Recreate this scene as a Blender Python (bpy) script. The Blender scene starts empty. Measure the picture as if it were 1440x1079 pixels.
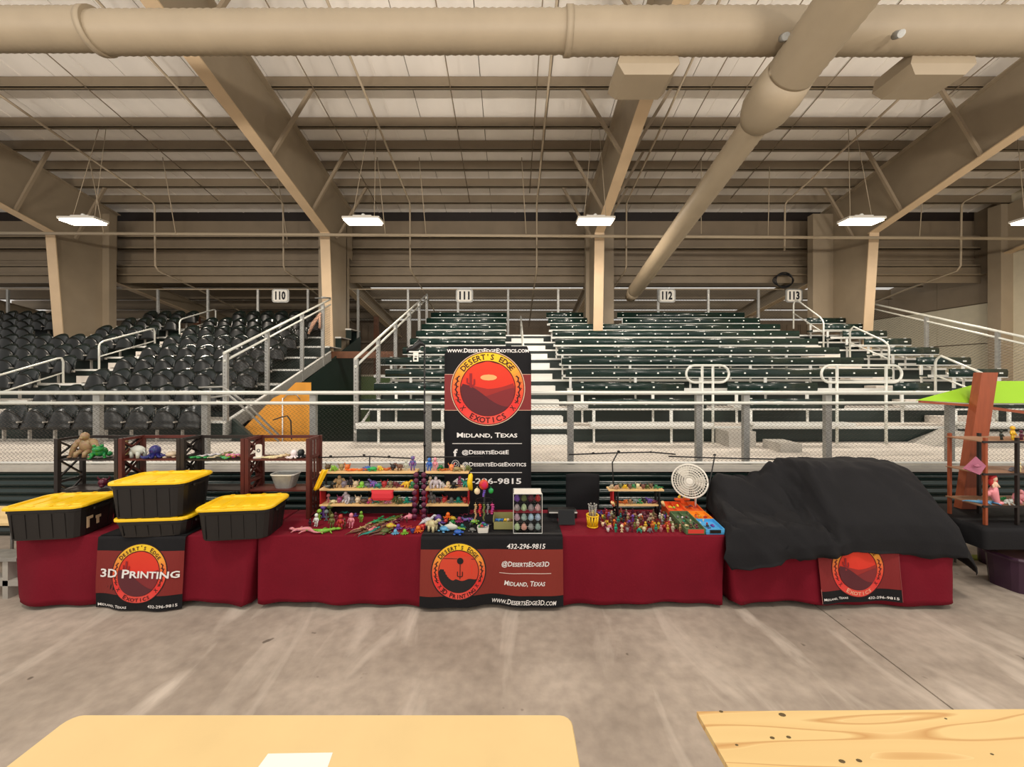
import bpy, bmesh, math, random
from mathutils import Vector, Matrix, noise
random.seed(7)
C = bpy.context.scene.collection
sc = bpy.context.scene
PI = math.pi
F = 541.0; H = 2.47; CX = 720.0; CY = 528.0      # measured focal length (px of a 1440 px frame), eye height, vanishing point
def L(r, g=None, b=None):
    if g is None: r, g, b = r
    f = lambda c: ((c/255)/12.92 if c/255 <= .04045 else (((c/255)+.055)/1.055)**2.4)
    return (f(r), f(g), f(b), 1.0)
def PX(px, Y): return (px-CX)*Y/F
def PZ(py, Y): return H-(py-CY)*Y/F

# ------------------------------------------------------------------ camera, world, lamps, exposure
cam = bpy.data.objects.new('camera', bpy.data.cameras.new('camera')); C.objects.link(cam)
cam.location = (0, 0, H); cam.rotation_euler = (PI/2, 0, 0)
cam.data.sensor_width = 36; cam.data.lens = 36*F/1440; cam.data.shift_y = -11.5/1440
cam.data.clip_start = .05; cam.data.clip_end = 200
sc.camera = cam
w = bpy.data.worlds.new('hall_air'); sc.world = w; w.use_nodes = True
w.node_tree.nodes['Background'].inputs[0].default_value = L(255, 248, 240)
w.node_tree.nodes['Background'].inputs[1].default_value = .6
sc.view_settings.view_transform = 'Standard'; sc.view_settings.look = 'None'
sc.view_settings.gamma = 1; sc.view_settings.use_curve_mapping = False
sc.view_settings.exposure = 0.25
def area(x, y, z, sx, sy, power, col=(255, 241, 224), rot=(0, 0, 0)):
    d = bpy.data.lights.new('bay_and_fill_light', 'AREA'); d.shape = 'RECTANGLE'; d.size = sx; d.size_y = sy  # shared by the hanging bay lamps and the added fill lights
    d.energy = power; d.color = L(col)[:3]
    o = bpy.data.objects.new('bay_and_fill_light', d); C.objects.link(o); o.location = (x, y, z); o.rotation_euler = rot
    return o
BAY = [(-11.7, 10.5), (-4.06, 10.5), (2.27, 10.5), (9.53, 10.5), (15.4, 10.5)]
for x, y in BAY: area(x, y, 6.60, .9, .3, 140)
for y in (-7.0, 1.5):                       # added unseen lamps over and behind the photographer, like further high-bay rows
    for x in (-12, -4, 4, 12): area(x, y, 7.6, 1.2, .8, 165 if y > 0 else 120)
for x in (-12, -4, 5, 13): area(x, 17.8, 5.6, 1.0, .4, 30)      # added fill lights under the lean-to roof behind the stands

for x in (-12, -6, 0, 6, 12): area(x, -2.5, 5.2, 1.6, .6, 360, col=(255, 246, 234), rot=(2.5, 0, 0))     # added unseen uplights, brightening the roof from below
# ------------------------------------------------------------------ mesh helpers
class MB:
    def __init__(s): s.v = []; s.f = []; s.c = []; s.sm = []
    def add(s, vs, fs, col=None, smooth=False):
        n = len(s.v); s.v += [tuple(v) for v in vs]
        for f in fs: s.f.append([i+n for i in f]); s.c.append(col); s.sm.append(smooth)
        return s
    def box(s, x0, x1, y0, y1, z0, z1, col=None):
        vs = [(x, y, z) for z in (z0, z1) for y in (y0, y1) for x in (x0, x1)]
        return s.add(vs, [(0,2,3,1),(4,5,7,6),(0,1,5,4),(2,6,7,3),(0,4,6,2),(1,3,7,5)], col)
    def obox(s, a, b, w, h, up=(0,0,1), col=None):          # bar from a to b, w wide, h high
        a = Vector(a); b = Vector(b); d = (b-a).normalized(); up = Vector(up)
        sd = d.cross(up)
        if sd.length < 1e-4: sd = d.cross(Vector((0,1,0)))
        sd.normalize(); u = sd.cross(d).normalized()
        vs = []
        for p in (a, b):
            for i, j in ((-1,-1),(1,-1),(1,1),(-1,1)): vs.append(p+sd*(i*w/2)+u*(j*h/2))
        return s.add(vs, [(0,3,2,1),(4,5,6,7),(0,1,5,4),(1,2,6,5),(2,3,7,6),(3,0,4,7)], col)
    def tube(s, pts, r, n=6, col=None, cap=True, smooth=True):
        pts = [Vector(p) for p in pts]; m = len(pts)
        rs = r if isinstance(r, (list, tuple)) else [r]*m
        vs = []; u = None
        for i in range(m):
            d = (pts[min(i+1, m-1)]-pts[max(i-1, 0)]).normalized()
            if u is None:
                u = d.cross(Vector((0,0,1)))
                if u.length < 1e-3: u = d.cross(Vector((0,1,0)))
            u = (u-d*u.dot(d)).normalized(); w_ = d.cross(u)
            for k in range(n):
                a = 2*PI*k/n; vs.append(pts[i]+(u*math.cos(a)+w_*math.sin(a))*rs[i])
        fs = [(i*n+k, i*n+(k+1)%n, (i+1)*n+(k+1)%n, (i+1)*n+k) for i in range(m-1) for k in range(n)]
        s.add(vs, fs, col, smooth)
        if cap:
            b = len(s.v)-m*n
            s.f.append([b+k for k in range(n)][::-1]); s.c.append(col); s.sm.append(False)
            s.f.append([b+(m-1)*n+k for k in range(n)]); s.c.append(col); s.sm.append(False)
        return s
    def loft(s, rings, caps=(True, True), col=None, smooth=False):
        n = len(rings[0]); vs = [v for r in rings for v in r]; m = len(rings)
        fs = [(i*n+k, i*n+(k+1)%n, (i+1)*n+(k+1)%n, (i+1)*n+k) for i in range(m-1) for k in range(n)]
        s.add(vs, fs, col, smooth); b = len(s.v)-m*n
        if caps[0]: s.f.append([b+k for k in range(n)][::-1]); s.c.append(col); s.sm.append(False)
        if caps[1]: s.f.append([b+(m-1)*n+k for k in range(n)]); s.c.append(col); s.sm.append(False)
        return s
    def lathe(s, prof, n=16, c=(0,0,0), col=None, smooth=True, caps=(True, True)):
        return s.loft([[(c[0]+r*math.cos(2*PI*k/n), c[1]+r*math.sin(2*PI*k/n), c[2]+z) for k in range(n)] for r, z in prof], caps, col, smooth)
    def blob(s, c, r, rot=None, sub=1, col=None):
        if isinstance(r, (int, float)): r = (r, r, r)
        vs, fs = ICO[sub]; M = Matrix.Rotation(rot[0], 3, rot[1]) if rot else None
        out = []
        for v in vs:
            p = Vector((v[0]*r[0], v[1]*r[1], v[2]*r[2]))
            if M: p = M @ p
            out.append((p.x+c[0], p.y+c[1], p.z+c[2]))
        return s.add(out, fs, col, True)
    def grid(s, fn, nu, nv, col=None, smooth=True):
        vs = [fn(i/nu, j/nv) for j in range(nv+1) for i in range(nu+1)]
        fs = [(j*(nu+1)+i, j*(nu+1)+i+1, (j+1)*(nu+1)+i+1, (j+1)*(nu+1)+i) for j in range(nv) for i in range(nu)]
        return s.add(vs, fs, col, smooth)
    def mesh(s, name, mat=None):
        me = bpy.data.meshes.new(name); me.from_pydata(s.v, [], s.f)
        me.polygons.foreach_set('use_smooth', s.sm)
        if any(c is not None for c in s.c):
            at = me.color_attributes.new('col', 'FLOAT_COLOR', 'CORNER'); li = 0
            for fi, p in enumerate(me.polygons):
                c = s.c[fi] or (1, 1, 1, 1)
                for k in range(p.loop_total):
                    at.data[p.loop_start+k].color = c
        if mat: me.materials.append(mat)
        me.update(); return me
    def build(s, name, mat=None, parent=None, loc=(0,0,0), rot=(0,0,0)):
        o = bpy.data.objects.new(name, s.mesh(name, mat)); C.objects.link(o)
        o.parent = parent; o.location = loc; o.rotation_euler = rot
        return o
ICO = {}
for k in (1, 2):
    b = bmesh.new(); bmesh.ops.create_icosphere(b, subdivisions=k, radius=1); b.verts.index_update()
    ICO[k] = ([tuple(v.co) for v in b.verts], [tuple(v.index for v in f.verts) for f in b.faces]); b.free()
def rr(w, d, r, z, n=3, c=(0, 0)):
    out = []
    for qx, qy, a0 in ((1,1,0), (-1,1,PI/2), (-1,-1,PI), (1,-1,1.5*PI)):
        for k in range(n+1):
            a = a0+PI/2*k/n
            out.append((c[0]+qx*(w/2-r)+r*math.cos(a), c[1]+qy*(d/2-r)+r*math.sin(a), z))
    return out
def tag(o, label=None, cat=None, group=None, kind=None):
    if label: o['label'] = label
    if cat: o['category'] = cat
    if group: o['group'] = group
    if kind: o['kind'] = kind
    return o
def thing(name, label, cat, loc=(0,0,0), rz=0, group=None, kind=None):
    o = bpy.data.objects.new(name, None); C.objects.link(o); o.location = loc; o.rotation_euler = (0,0,rz); o.empty_display_size = .1
    return tag(o, label, cat, group, kind)
def struct(name, mb, mat, parent=None, loc=(0,0,0)):
    o = mb.build(name, mat, parent, loc)
    if parent is None: o['kind'] = 'structure'
    return o
def sempty(name, loc=(0,0,0)):
    o = bpy.data.objects.new(name, None); C.objects.link(o); o['kind'] = 'structure'; o.location = loc; return o
def inst(name, me, parent=None, loc=(0,0,0), rot=(0,0,0), sc_=None):
    o = bpy.data.objects.new(name, me); C.objects.link(o); o.parent = parent; o.location = loc; o.rotation_euler = rot
    if sc_: o.scale = sc_ if isinstance(sc_, (tuple, list)) else (sc_,)*3
    return o
def copy_tree(o, loc, rz, label, group=None):
    r = o.copy(); C.objects.link(r); r.location = loc; r.rotation_euler = (0,0,rz); r['label'] = label
    if group: r['group'] = group
    for ch in o.children:
        c = ch.copy(); C.objects.link(c); c.parent = r
        for g in ch.children:
            d = g.copy(); C.objects.link(d); d.parent = c
    return r
ORD = 'first second third fourth fifth sixth seventh eighth ninth tenth eleventh twelfth thirteenth fourteenth fifteenth sixteenth seventeenth eighteenth nineteenth twentieth twenty-first twenty-second twenty-third twenty-fourth twenty-fifth twenty-sixth twenty-seventh twenty-eighth twenty-ninth thirtieth'.split()

# ------------------------------------------------------------------ materials
def mat(name, rgb, rough=.6, metal=0, var=0, scale=4, bump=0, bscale=60, stretch=(1,1,1), spec=.5, emit=None, rvar=0):
    m = bpy.data.materials.new(name); m.use_nodes = True; nt = m.node_tree; N = nt.nodes; K = nt.links
    b = N['Principled BSDF']; col = L(rgb)
    b.inputs['Base Color'].default_value = col; b.inputs['Roughness'].default_value = rough
    b.inputs['Metallic'].default_value = metal; b.inputs['Specular IOR Level'].default_value = spec
    if var or bump or rvar:
        tc = N.new('ShaderNodeTexCoord'); mp = N.new('ShaderNodeMapping'); mp.inputs['Scale'].default_value = stretch
        K.new(tc.outputs['Object'], mp.inputs['Vector'])
    if var or rvar:
        no = N.new('ShaderNodeTexNoise'); no.inputs['Scale'].default_value = scale; no.inputs['Detail'].default_value = 6
        K.new(mp.outputs[0], no.inputs['Vector'])
    if var:
        r = N.new('ShaderNodeValToRGB'); r.color_ramp.elements[0].position = .3; r.color_ramp.elements[1].position = .7
        r.color_ramp.elements[0].color = tuple(c*(1-var) for c in col[:3])+(1,)
        r.color_ramp.elements[1].color = tuple(min(1, c*(1+var)) for c in col[:3])+(1,)
        K.new(no.outputs['Fac'], r.inputs[0]); K.new(r.outputs[0], b.inputs['Base Color'])
    if bump:
        nb = N.new('ShaderNodeTexNoise'); nb.inputs['Scale'].default_value = bscale; nb.inputs['Detail'].default_value = 3
        K.new(mp.outputs[0], nb.inputs['Vector'])
        bp = N.new('ShaderNodeBump'); bp.inputs['Strength'].default_value = bump; bp.inputs['Distance'].default_value = .01
        K.new(nb.outputs['Fac'], bp.inputs['Height']); K.new(bp.outputs[0], b.inputs['Normal'])
    if emit:
        b.inputs['Emission Color'].default_value = L(emit[0]); b.inputs['Emission Strength'].default_value = emit[1]
    return m
def colmat(name, rough=.6):                                    # printed colours carried by the mesh
    m = bpy.data.materials.new(name); m.use_nodes = True; nt = m.node_tree
    a = nt.nodes.new('ShaderNodeAttribute'); a.attribute_name = 'col'
    b = nt.nodes['Principled BSDF']; b.inputs['Roughness'].default_value = rough
    nt.links.new(a.outputs['Color'], b.inputs['Base Color']); return m
def objmat(name, rough=.4, mix=0):                                    # plastic in the object's own colour
    m = bpy.data.materials.new(name); m.use_nodes = True; nt = m.node_tree; N = nt.nodes
    a = N.new('ShaderNodeObjectInfo'); b = N['Principled BSDF']; b.inputs['Roughness'].default_value = rough
    tc = N.new('ShaderNodeTexCoord'); no = N.new('ShaderNodeTexNoise'); no.inputs['Scale'].default_value = 14
    nt.links.new(tc.outputs['Object'], no.inputs['Vector'])
    hs = N.new('ShaderNodeHueSaturation'); mr = N.new('ShaderNodeMapRange')
    mr.inputs['From Min'].default_value = .35; mr.inputs['From Max'].default_value = .65
    mr.inputs['To Min'].default_value = .5-mix; mr.inputs['To Max'].default_value = .5+mix
    nt.links.new(no.outputs['Fac'], mr.inputs[0]); nt.links.new(mr.outputs[0], hs.inputs['Hue'])
    nt.links.new(a.outputs['Color'], hs.inputs['Color']); nt.links.new(hs.outputs[0], b.inputs['Base Color']); return m
M = dict(
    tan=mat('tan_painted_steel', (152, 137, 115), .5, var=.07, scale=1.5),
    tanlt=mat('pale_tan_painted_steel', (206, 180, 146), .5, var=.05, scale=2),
    purlin=mat('purlin_steel', (134, 119, 98), .5, var=.06, scale=2),
    panel=mat('roof_liner', (246, 240, 232), .55, var=.06, scale=1.2, stretch=(1,.3,1)),
    fascia=mat('fascia_steel', (132, 117, 97), .55, var=.06, scale=2),
    backwall=mat('brown_back_wall', (116, 98, 78), .6, var=.12, scale=1.5),
    cream=mat('cream_wall', (205, 196, 172), .7, var=.04),
    duct=mat('duct_sheet', (158, 143, 120), .55, var=.05, scale=2, bump=.15, bscale=9),
    pipe=mat('painted_pipe', (172, 156, 132), .5),
    brace=mat('brace_steel', (150, 134, 112), .5),
    concrete=mat('concourse_concrete', (216, 209, 200), .8, var=.08, scale=3, bump=.2),
    curb=mat('curb_concrete', (176, 172, 164), .7, var=.08, scale=6),
    dgreen=mat('dark_green_paint', (20, 40, 38), .2, var=.1, scale=3),
    riser=mat('dark_green_riser', (24, 40, 36), .5, var=.1, scale=3),
    board=mat('green_bench_board', (14, 40, 34), .2, var=.1, scale=2),
    seatgreen=mat('green_seat_plastic', (15, 26, 23), .13, var=.05),
    seatdark=mat('dark_seat_underside', (9, 14, 13), .35),
    alu=mat('aluminium', (236, 237, 232), .35, .08, var=.05),
    galv=mat('galvanised_pipe', (158, 158, 154), .45, .4, var=.14, scale=14),
    whiterail=mat('white_handrail', (226, 228, 220), .35, .2),
    wire=mat('chain_link_wire', (58, 52, 46), .5, .3),
    greenwall=mat('green_board', (112, 140, 88), .7, var=.08),
    skylight=mat('translucent_roof_sheet', (240, 240, 238), .5, emit=((255, 252, 246), .4)),
    orange=mat('orange_plywood', (236, 164, 62), .7, var=.08, scale=5, stretch=(1,1,.3)),
    burg=mat('burgundy_cloth', (118, 17, 36), .85, var=.08, scale=3, bump=.25, bscale=40, spec=.2),
    black=mat('black_cloth', (25, 25, 28), .8, var=.12, scale=4, bump=.2, bscale=50, spec=.25),
    blackpl=mat('black_plastic', (24, 22, 22), .45, var=.08, bump=.05),
    yellow=mat('yellow_lid', (250, 204, 22), .42, var=.03),
    rack1=mat('black_brown_rack', (30, 22, 20), .5), rack2=mat('red_brown_rack', (84, 32, 24), .45, var=.15, scale=8),
    wood=mat('pine_shelf', (228, 190, 132), .6, var=.1, scale=6, stretch=(.4,4,4)),
    redside=mat('red_panel', (170, 24, 30), .5), blk=mat('black_metal', (16, 16, 18), .45),
    white=mat('white_plastic', (236, 232, 222), .4), paper=mat('white_paper', (246, 240, 236), .8),
    brownwood=mat('brown_wood', (150, 74, 42), .5, var=.15, scale=5, stretch=(5,5,.6)),
    shelfwood=mat('thin_shelf_wood', (150, 112, 84), .6, var=.1),
    lime=mat('lime_fabric', (150, 200, 34), .7, var=.03), purple=mat('purple_plastic', (64, 38, 60), .3, var=.08),
    tabletop=mat('beige_laminate', (226, 198, 142), .5, var=.035, scale=3), edge=mat('table_edge', (196, 160, 108), .5),
    greyleg=mat('grey_table_leg', (120, 118, 114), .4, .5),
    rust=mat('rusty_brown_post', (104, 66, 44), .7, var=.2, scale=6),
    glass=None, print=colmat('printed_cloth', .8), toy=objmat('printed_toy_plastic', .4, .03), multi=objmat('rainbow_toy_plastic', .4, .16),
    screen=mat('dark_screen', (12, 12, 14), .12), lamp=mat('lamp_panel', (255, 250, 240), .5, emit=((255, 240, 214), 14)),
    lampbody=mat('lamp_housing', (210, 205, 195), .5), bolt=mat('bolt_heads', (250, 252, 246), .3, .0),
)
def m_glass():
    m = bpy.data.materials.new('clear_acrylic'); m.use_nodes = True; b = m.node_tree.nodes['Principled BSDF']
    b.inputs['Base Color'].default_value = (.96, .97, .97, 1); b.inputs['Roughness'].default_value = .05
    b.inputs['Transmission Weight'].default_value = 1; b.inputs['IOR'].default_value = 1.1; return m
M['glass'] = m_glass()
def m_floor():
    m = bpy.data.materials.new('stained_concrete'); m.use_nodes = True; nt = m.node_tree; N = nt.nodes; K = nt.links
    b = N['Principled BSDF']; b.inputs['Roughness'].default_value = .62; b.inputs['Specular IOR Level'].default_value = .35
    tc = N.new('ShaderNodeTexCoord')
    def nz(scale, st, det=8, dist=0, rz=0):
        mp = N.new('ShaderNodeMapping'); mp.inputs['Scale'].default_value = st; mp.inputs['Rotation'].default_value = (0,0,rz)
        n = N.new('ShaderNodeTexNoise'); n.inputs['Scale'].default_value = scale; n.inputs['Detail'].default_value = det; n.inputs['Distortion'].default_value = dist
        K.new(tc.outputs['Object'], mp.inputs['Vector']); K.new(mp.outputs[0], n.inputs['Vector']); return n.outputs['Fac']
    def ramp(f, p0, p1, c0, c1):
        r = N.new('ShaderNodeValToRGB'); e = r.color_ramp.elements; e[0].position = p0; e[1].position = p1; e[0].color = c0; e[1].color = c1
        K.new(f, r.inputs[0]); return r.outputs[0]
    def mix(a, b_, fac, mode='MIX'):
        x = N.new('ShaderNodeMix'); x.data_type = 'RGBA'; x.blend_type = mode
        K.new(a, x.inputs[6]); K.new(b_, x.inputs[7])
        if isinstance(fac, float): x.inputs[0].default_value = fac
        else: K.new(fac, x.inputs[0])
        return x.outputs[2]
    base = ramp(nz(.9, (1,1,1)), .3, .72, L(152, 140, 128), L(190, 178, 165))
    fine = ramp(nz(9, (1,1,1)), .3, .7, (.82,.82,.82,1), (1.08,1.08,1.08,1))
    c = mix(base, fine, 1.0, 'MULTIPLY')
    st = N.new('ShaderNodeRGB'); st.outputs[0].default_value = L(218, 207, 194)
    streak = ramp(nz(1.3, (1.6,.42,1), 9, .9, .18), .56, .72, (0,0,0,1), (.75,.75,.75,1))
    c = mix(c, st.outputs[0], streak)
    dk = N.new('ShaderNodeRGB'); dk.outputs[0].default_value = L(92, 82, 72)
    spot = ramp(nz(5.5, (1,1,1), 2), .725, .76, (0,0,0,1), (.8,.8,.8,1))
    c = mix(c, dk.outputs[0], spot)
    K.new(c, b.inputs['Base Color'])
    bp = N.new('ShaderNodeBump'); bp.inputs['Strength'].default_value = .12; bp.inputs['Distance'].default_value = .01
    K.new(nz(30, (1,1,1)), bp.inputs['Height']); K.new(bp.outputs[0], b.inputs['Normal']); return m
M['floor'] = m_floor()
def m_ply():
    m = bpy.data.materials.new('pine_plywood'); m.use_nodes = True; nt = m.node_tree; N = nt.nodes; K = nt.links
    b = N['Principled BSDF']; b.inputs['Roughness'].default_value = .55
    tc = N.new('ShaderNodeTexCoord'); mp = N.new('ShaderNodeMapping'); mp.inputs['Scale'].default_value = (.32, 3.6, 1); mp.inputs['Location'].default_value = (.3, .7, 0)
    K.new(tc.outputs['Object'], mp.inputs['Vector'])
    wv = N.new('ShaderNodeTexNoise'); wv.inputs['Scale'].default_value = 1.5; wv.inputs['Detail'].default_value = 1.5
    K.new(mp.outputs[0], wv.inputs['Vector'])
    mt = N.new('ShaderNodeMath'); mt.operation = 'MULTIPLY'; mt.inputs[1].default_value = 8; K.new(wv.outputs['Fac'], mt.inputs[0])
    fr = N.new('ShaderNodeMath'); fr.operation = 'FRACT'; K.new(mt.outputs[0], fr.inputs[0])
    r = N.new('ShaderNodeValToRGB'); e = r.color_ramp.elements
    e[0].position = 0; e[0].color = L(222, 190, 130); e[1].position = 1; e[1].color = L(230, 200, 142)
    x = e.new(.74); x.color = L(226, 196, 136); x = e.new(.86); x.color = L(198, 152, 92); x = e.new(.95); x.color = L(216, 178, 118)
    K.new(fr.outputs[0], r.inputs[0]); K.new(r.outputs[0], b.inputs['Base Color']); return m
M['ply'] = m_ply()
# ------------------------------------------------------------------ floor: four slabs with sawn joints
fl = sempty('floor')
struct('sub_base', MB().box(-26, 26, -9, 8.0, -.3, -.012), M['curb'], fl)
xs = [-20, -9.0, 3.26, 9.4, 20]; ys = [-9, 1.1, 5.95]
for i in range(4):
    for j in range(2):
        struct('floor_slab', MB().box(xs[i]+.008, xs[i+1]-.008, ys[j]+.006, ys[j+1]-.006, -.012, 0), M['floor'], fl)
struct('lower_floor', MB().box(-24, 24, 5.95, 24, -.3, 0), M['curb'], fl)

# ------------------------------------------------------------------ roof: purlins and liner panels over the hall, lean-to roof behind
def zr(Y): return H+9.2-.2*Y            # underside of the hall purlins
def zl(Y): return H+7.44-.2*Y           # underside of the lean-to purlins
ceil = sempty('ceiling')
PY = [14.26, 13.4, 12.59, 11.77, 10.95, 9.76, 8.55, 7.35, 6.15, 4.95]
def purl(Y, z, x0, x1, d=.33):
    m = MB(); m.box(x0, x1, Y-.012, Y+.012, z, z+d); m.box(x0, x1, Y-.09, Y+.012, z, z+.02)
    m.box(x0, x1, Y-.09, Y-.075, z, z+.05); m.box(x0, x1, Y, Y+.09, z+d-.015, z+d)
    return m
for Y in PY: struct('purlin', purl(Y, zr(Y), -26, 20), M['purlin'], ceil)
x = -26.0
while x < 20:
    m = MB()
    a, b_ = 4.2, 15.3
    za, zb = zr(a)+.35, zr(b_)+.35
    x1 = min(x+1.78, 20)
    m.add([(x,a,za),(x1,a,za),(x1,b_,zb),(x,b_,zb),(x,a,za+.04),(x1,a,za+.04),(x1,b_,zb+.04),(x,b_,zb+.04)],
          [(0,3,2,1),(4,5,6,7),(0,1,5,4),(2,3,7,6),(0,4,7,3),(1,2,6,5)])
    for q in (.9,):         # shallow ribs of the liner
        m.add([(x+q,a,za-.015),(x+q+.05,a,za-.015),(x+q+.05,b_,zb-.015),(x+q,b_,zb-.015),(x+q,a,za+.01),(x+q+.05,a,za+.01),(x+q+.05,b_,zb+.01),(x+q,b_,zb+.01)],
              [(0,3,2,1),(0,1,5,4),(2,3,7,6),(0,4,7,3),(1,2,6,5)])
    struct('roof_panel', m, M['panel'], ceil); x += 1.8
LY = [15.8, 17.3, 18.7, 20.0, 21.4]
for Y, d in zip(LY, (.52, .48, .48, .46, .46)): struct('purlin', purl(Y, zl(Y)-.02, -26, 18.4, d), M['purlin'], ceil)
x = -26.0
while x < 18:
    a, b_ = 15.45, 23.2; za, zb = zl(a)+.5, zl(b_)+.5; x1 = min(x+2.38, 18.4)
    struct('roof_panel', MB().add([(x,a,za),(x1,a,za),(x1,b_,zb),(x,b_,zb),(x,a,za+.04),(x1,a,za+.04),(x1,b_,zb+.04),(x,b_,zb+.04)],
          [(0,3,2,1),(4,5,6,7),(0,1,5,4),(2,3,7,6),(0,4,7,3),(1,2,6,5)]), M['skylight'] if x > -7 else M['panel'], ceil); x += 2.4
struct('roof_light_stop', MB().add([(-26,4.2,zr(4.2)+.42),(20,4.2,zr(4.2)+.42),(20,15.4,zr(15.4)+.42),(-26,15.4,zr(15.4)+.42),(-26,4.2,zr(4.2)+.5),(20,4.2,zr(4.2)+.5),(20,15.4,zr(15.4)+.5),(-26,15.4,zr(15.4)+.5)],
    [(0,3,2,1),(4,5,6,7),(0,1,5,4),(2,3,7,6),(0,4,7,3),(1,2,6,5)]), M['purlin'], ceil)  # added above the panels so no light leaks through their seams
# fascia wall between the two roofs, with its girts
fa = sempty('wall_fascia')
zs = [6.72, 7.05, 7.42, 7.9, 8.62, 9.0]
for k in range(5):
    struct('wall_panel', MB().box(-26, 18.4, 15.32, 15.38, zs[k]+.006, zs[k+1]-.006), M['fascia' if k < 4 else 'rack1'], fa)  # topmost panel is dark, painting in the shaded gap below the roof
for z in (6.72, 7.42, 7.86): struct('girt', MB().box(-26, 18.4, 15.1, 15.33, z, z+.035).box(-26, 18.4, 15.1, 15.12, z, z+.1), M['purlin'], fa)
struct('eave_beam', MB().box(-26, 18.4, 14.9, 15.3, 6.36, 6.4).box(-26, 18.4, 15.1, 15.14, 6.1, 6.72), M['purlin'], fa)
# back wall of the lean-to
bw = sempty('wall_back')
x = -26.0
while x < 18.4:
    m = MB().box(x, min(x+2.38, 18.4), 23.1, 23.16, 0, 5.5)
    for k in range(6): m.box(x+.1+k*.4, x+.17+k*.4, 23.05, 23.1, 0, 5.5)
    struct('wall_panel', m, M['backwall'], bw); x += 2.4
for z in (1.6, 3.2, 4.4): struct('girt', MB().box(-26, 18.4, 22.85, 23.05, z, z+.12), M['purlin'], bw)
# gable wall on the right
gw = sempty('wall_right')
for z0, z1, mm in ((0, 3.7, 'cream'), (3.74, 5.28, 'cream'), (5.32, 9.4, 'fascia')):
    for k in range(4): struct('wall_panel', MB().box(18.5, 18.56, 14.6+k*2.15, 14.6+(k+1)*2.15-.012, z0, z1), M[mm], gw)
struct('wall_backing', MB().box(18.57, 18.7, 6, 23.2, 0, 9.4), M['fascia'], gw)  # this and the next two backings added to stop light between panels
struct('wall_backing', MB().box(-26, 18.5, 23.17, 23.3, 0, 6), M['backwall'], bw)
struct('wall_backing', MB().box(-26, 18.5, 15.385, 15.45, 6.72, 9.0), M['fascia'], fa)
struct('wall_panel', MB().box(18.5, 18.56, 6, 14.58, 1.1, 9.4), M['cream'], gw)

# ------------------------------------------------------------------ rigid frames
def frame(Xf, flange=True, label=None):
    e = sempty('steel_frame', (Xf, 0, 0))
    def rb(Y): return 7.2+.27*(12.8-Y)
    def rt(Y): return zr(Y)-.02
    cx = -.25 if Xf < -10 else (-.5 if -8 < Xf < -4 else .38 if 0 < Xf < 5 else -.25)
    # column: wide rear box, tapering web and leaning front flange
    struct('column', MB().box(cx-.52, cx+.52, 14.35, 14.62, 0, 8.5), M['tan'], e)
    struct('column_web', MB().add([(-.02,13.25,0),(.02,13.25,0),(.02,14.4,0),(-.02,14.4,0),(-.02,12.75,7.2),(.02,12.75,7.2),(.02,14.4,8.4),(-.02,14.4,8.4)],
        [(0,3,2,1),(4,5,6,7),(0,1,5,4),(2,3,7,6),(0,4,7,3),(1,2,6,5)]), M['tan'], e)
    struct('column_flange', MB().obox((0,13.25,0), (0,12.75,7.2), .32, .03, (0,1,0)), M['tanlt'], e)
    # rafter: deep web, bottom and top flanges
    a = 4.3
    struct('rafter_web', MB().add([(-.015,a,rb(a)),(.015,a,rb(a)),(.015,12.8,rb(12.8)),(-.015,12.8,rb(12.8)),(-.015,14.9,6.9),(.015,14.9,6.9),
        (-.015,a,rt(a)),(.015,a,rt(a)),(.015,14.9,rt(14.9)),(-.015,14.9,rt(14.9))],
        [(0,1,2,3),(3,2,5,4),(6,9,8,7),(0,6,7,1),(4,5,8,9),(0,3,9,6),(3,4,9),(1,7,8,2),(2,8,5)]), M['tan'], e)
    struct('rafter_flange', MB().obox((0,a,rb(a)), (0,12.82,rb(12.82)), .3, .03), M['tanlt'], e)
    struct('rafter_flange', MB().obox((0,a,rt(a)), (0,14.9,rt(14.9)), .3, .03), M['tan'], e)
    for Y in (13.4, 11.77, 9.76, 7.35):
        for s in (-1, 1):
            struct('flange_brace', MB().obox((s*.1, Y, rb(min(Y,12.8))+.03), (s*1.15, Y, zr(Y)+.06), .075, .075), M['brace'], e)
    # lean-to rafter behind
    struct('lean_to_rafter', MB().obox((cx,14.9,zl(14.9)-.55), (cx,23,zl(23)-.3), .05, .55), M['tan'], e)
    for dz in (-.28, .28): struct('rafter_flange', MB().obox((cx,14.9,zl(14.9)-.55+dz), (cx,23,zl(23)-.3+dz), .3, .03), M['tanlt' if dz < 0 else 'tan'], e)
    if Xf < 15: struct('bearing_post', MB().box(cx-.1, cx+.1, 18.9, 19.1, 0, zl(19)-.75), M['rust' if Xf < 0 else 'tan'], e)
for Xf in (-24.4, -15.3, -6.2, 2.9, 12.0): frame(Xf)
e = sempty('gable_frame')
struct('column', MB().box(18.05, 19.2, 14.2, 14.6, 0, 8.8), M['tan'], e)
struct('rafter_web', MB().add([(18.3,4.3,9.2),(18.34,4.3,9.2),(18.34,14.6,6.9),(18.3,14.6,6.9),(18.3,4.3,10.7),(18.34,4.3,10.7),(18.34,14.6,8.7),(18.3,14.6,8.7)],
    [(0,3,2,1),(4,5,6,7),(0,1,5,4),(2,3,7,6),(0,4,7,3),(1,2,6,5)]), M['tan'], e)
struct('rafter_flange', MB().obox((18.3,4.3,9.2), (18.3,14.6,6.9), .3, .04), M['tanlt'], e)
# rusty beam and post beside the column over the passage
struct('passage_beam', MB().box(-6.6, -4.0, 13.0, 13.14, 3.05, 3.28), M['rust'])
struct('passage_post', MB().obox((-6.75,12.5,0), (-7.2,12.5,2.95), .3, .2), M['rust'])

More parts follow.
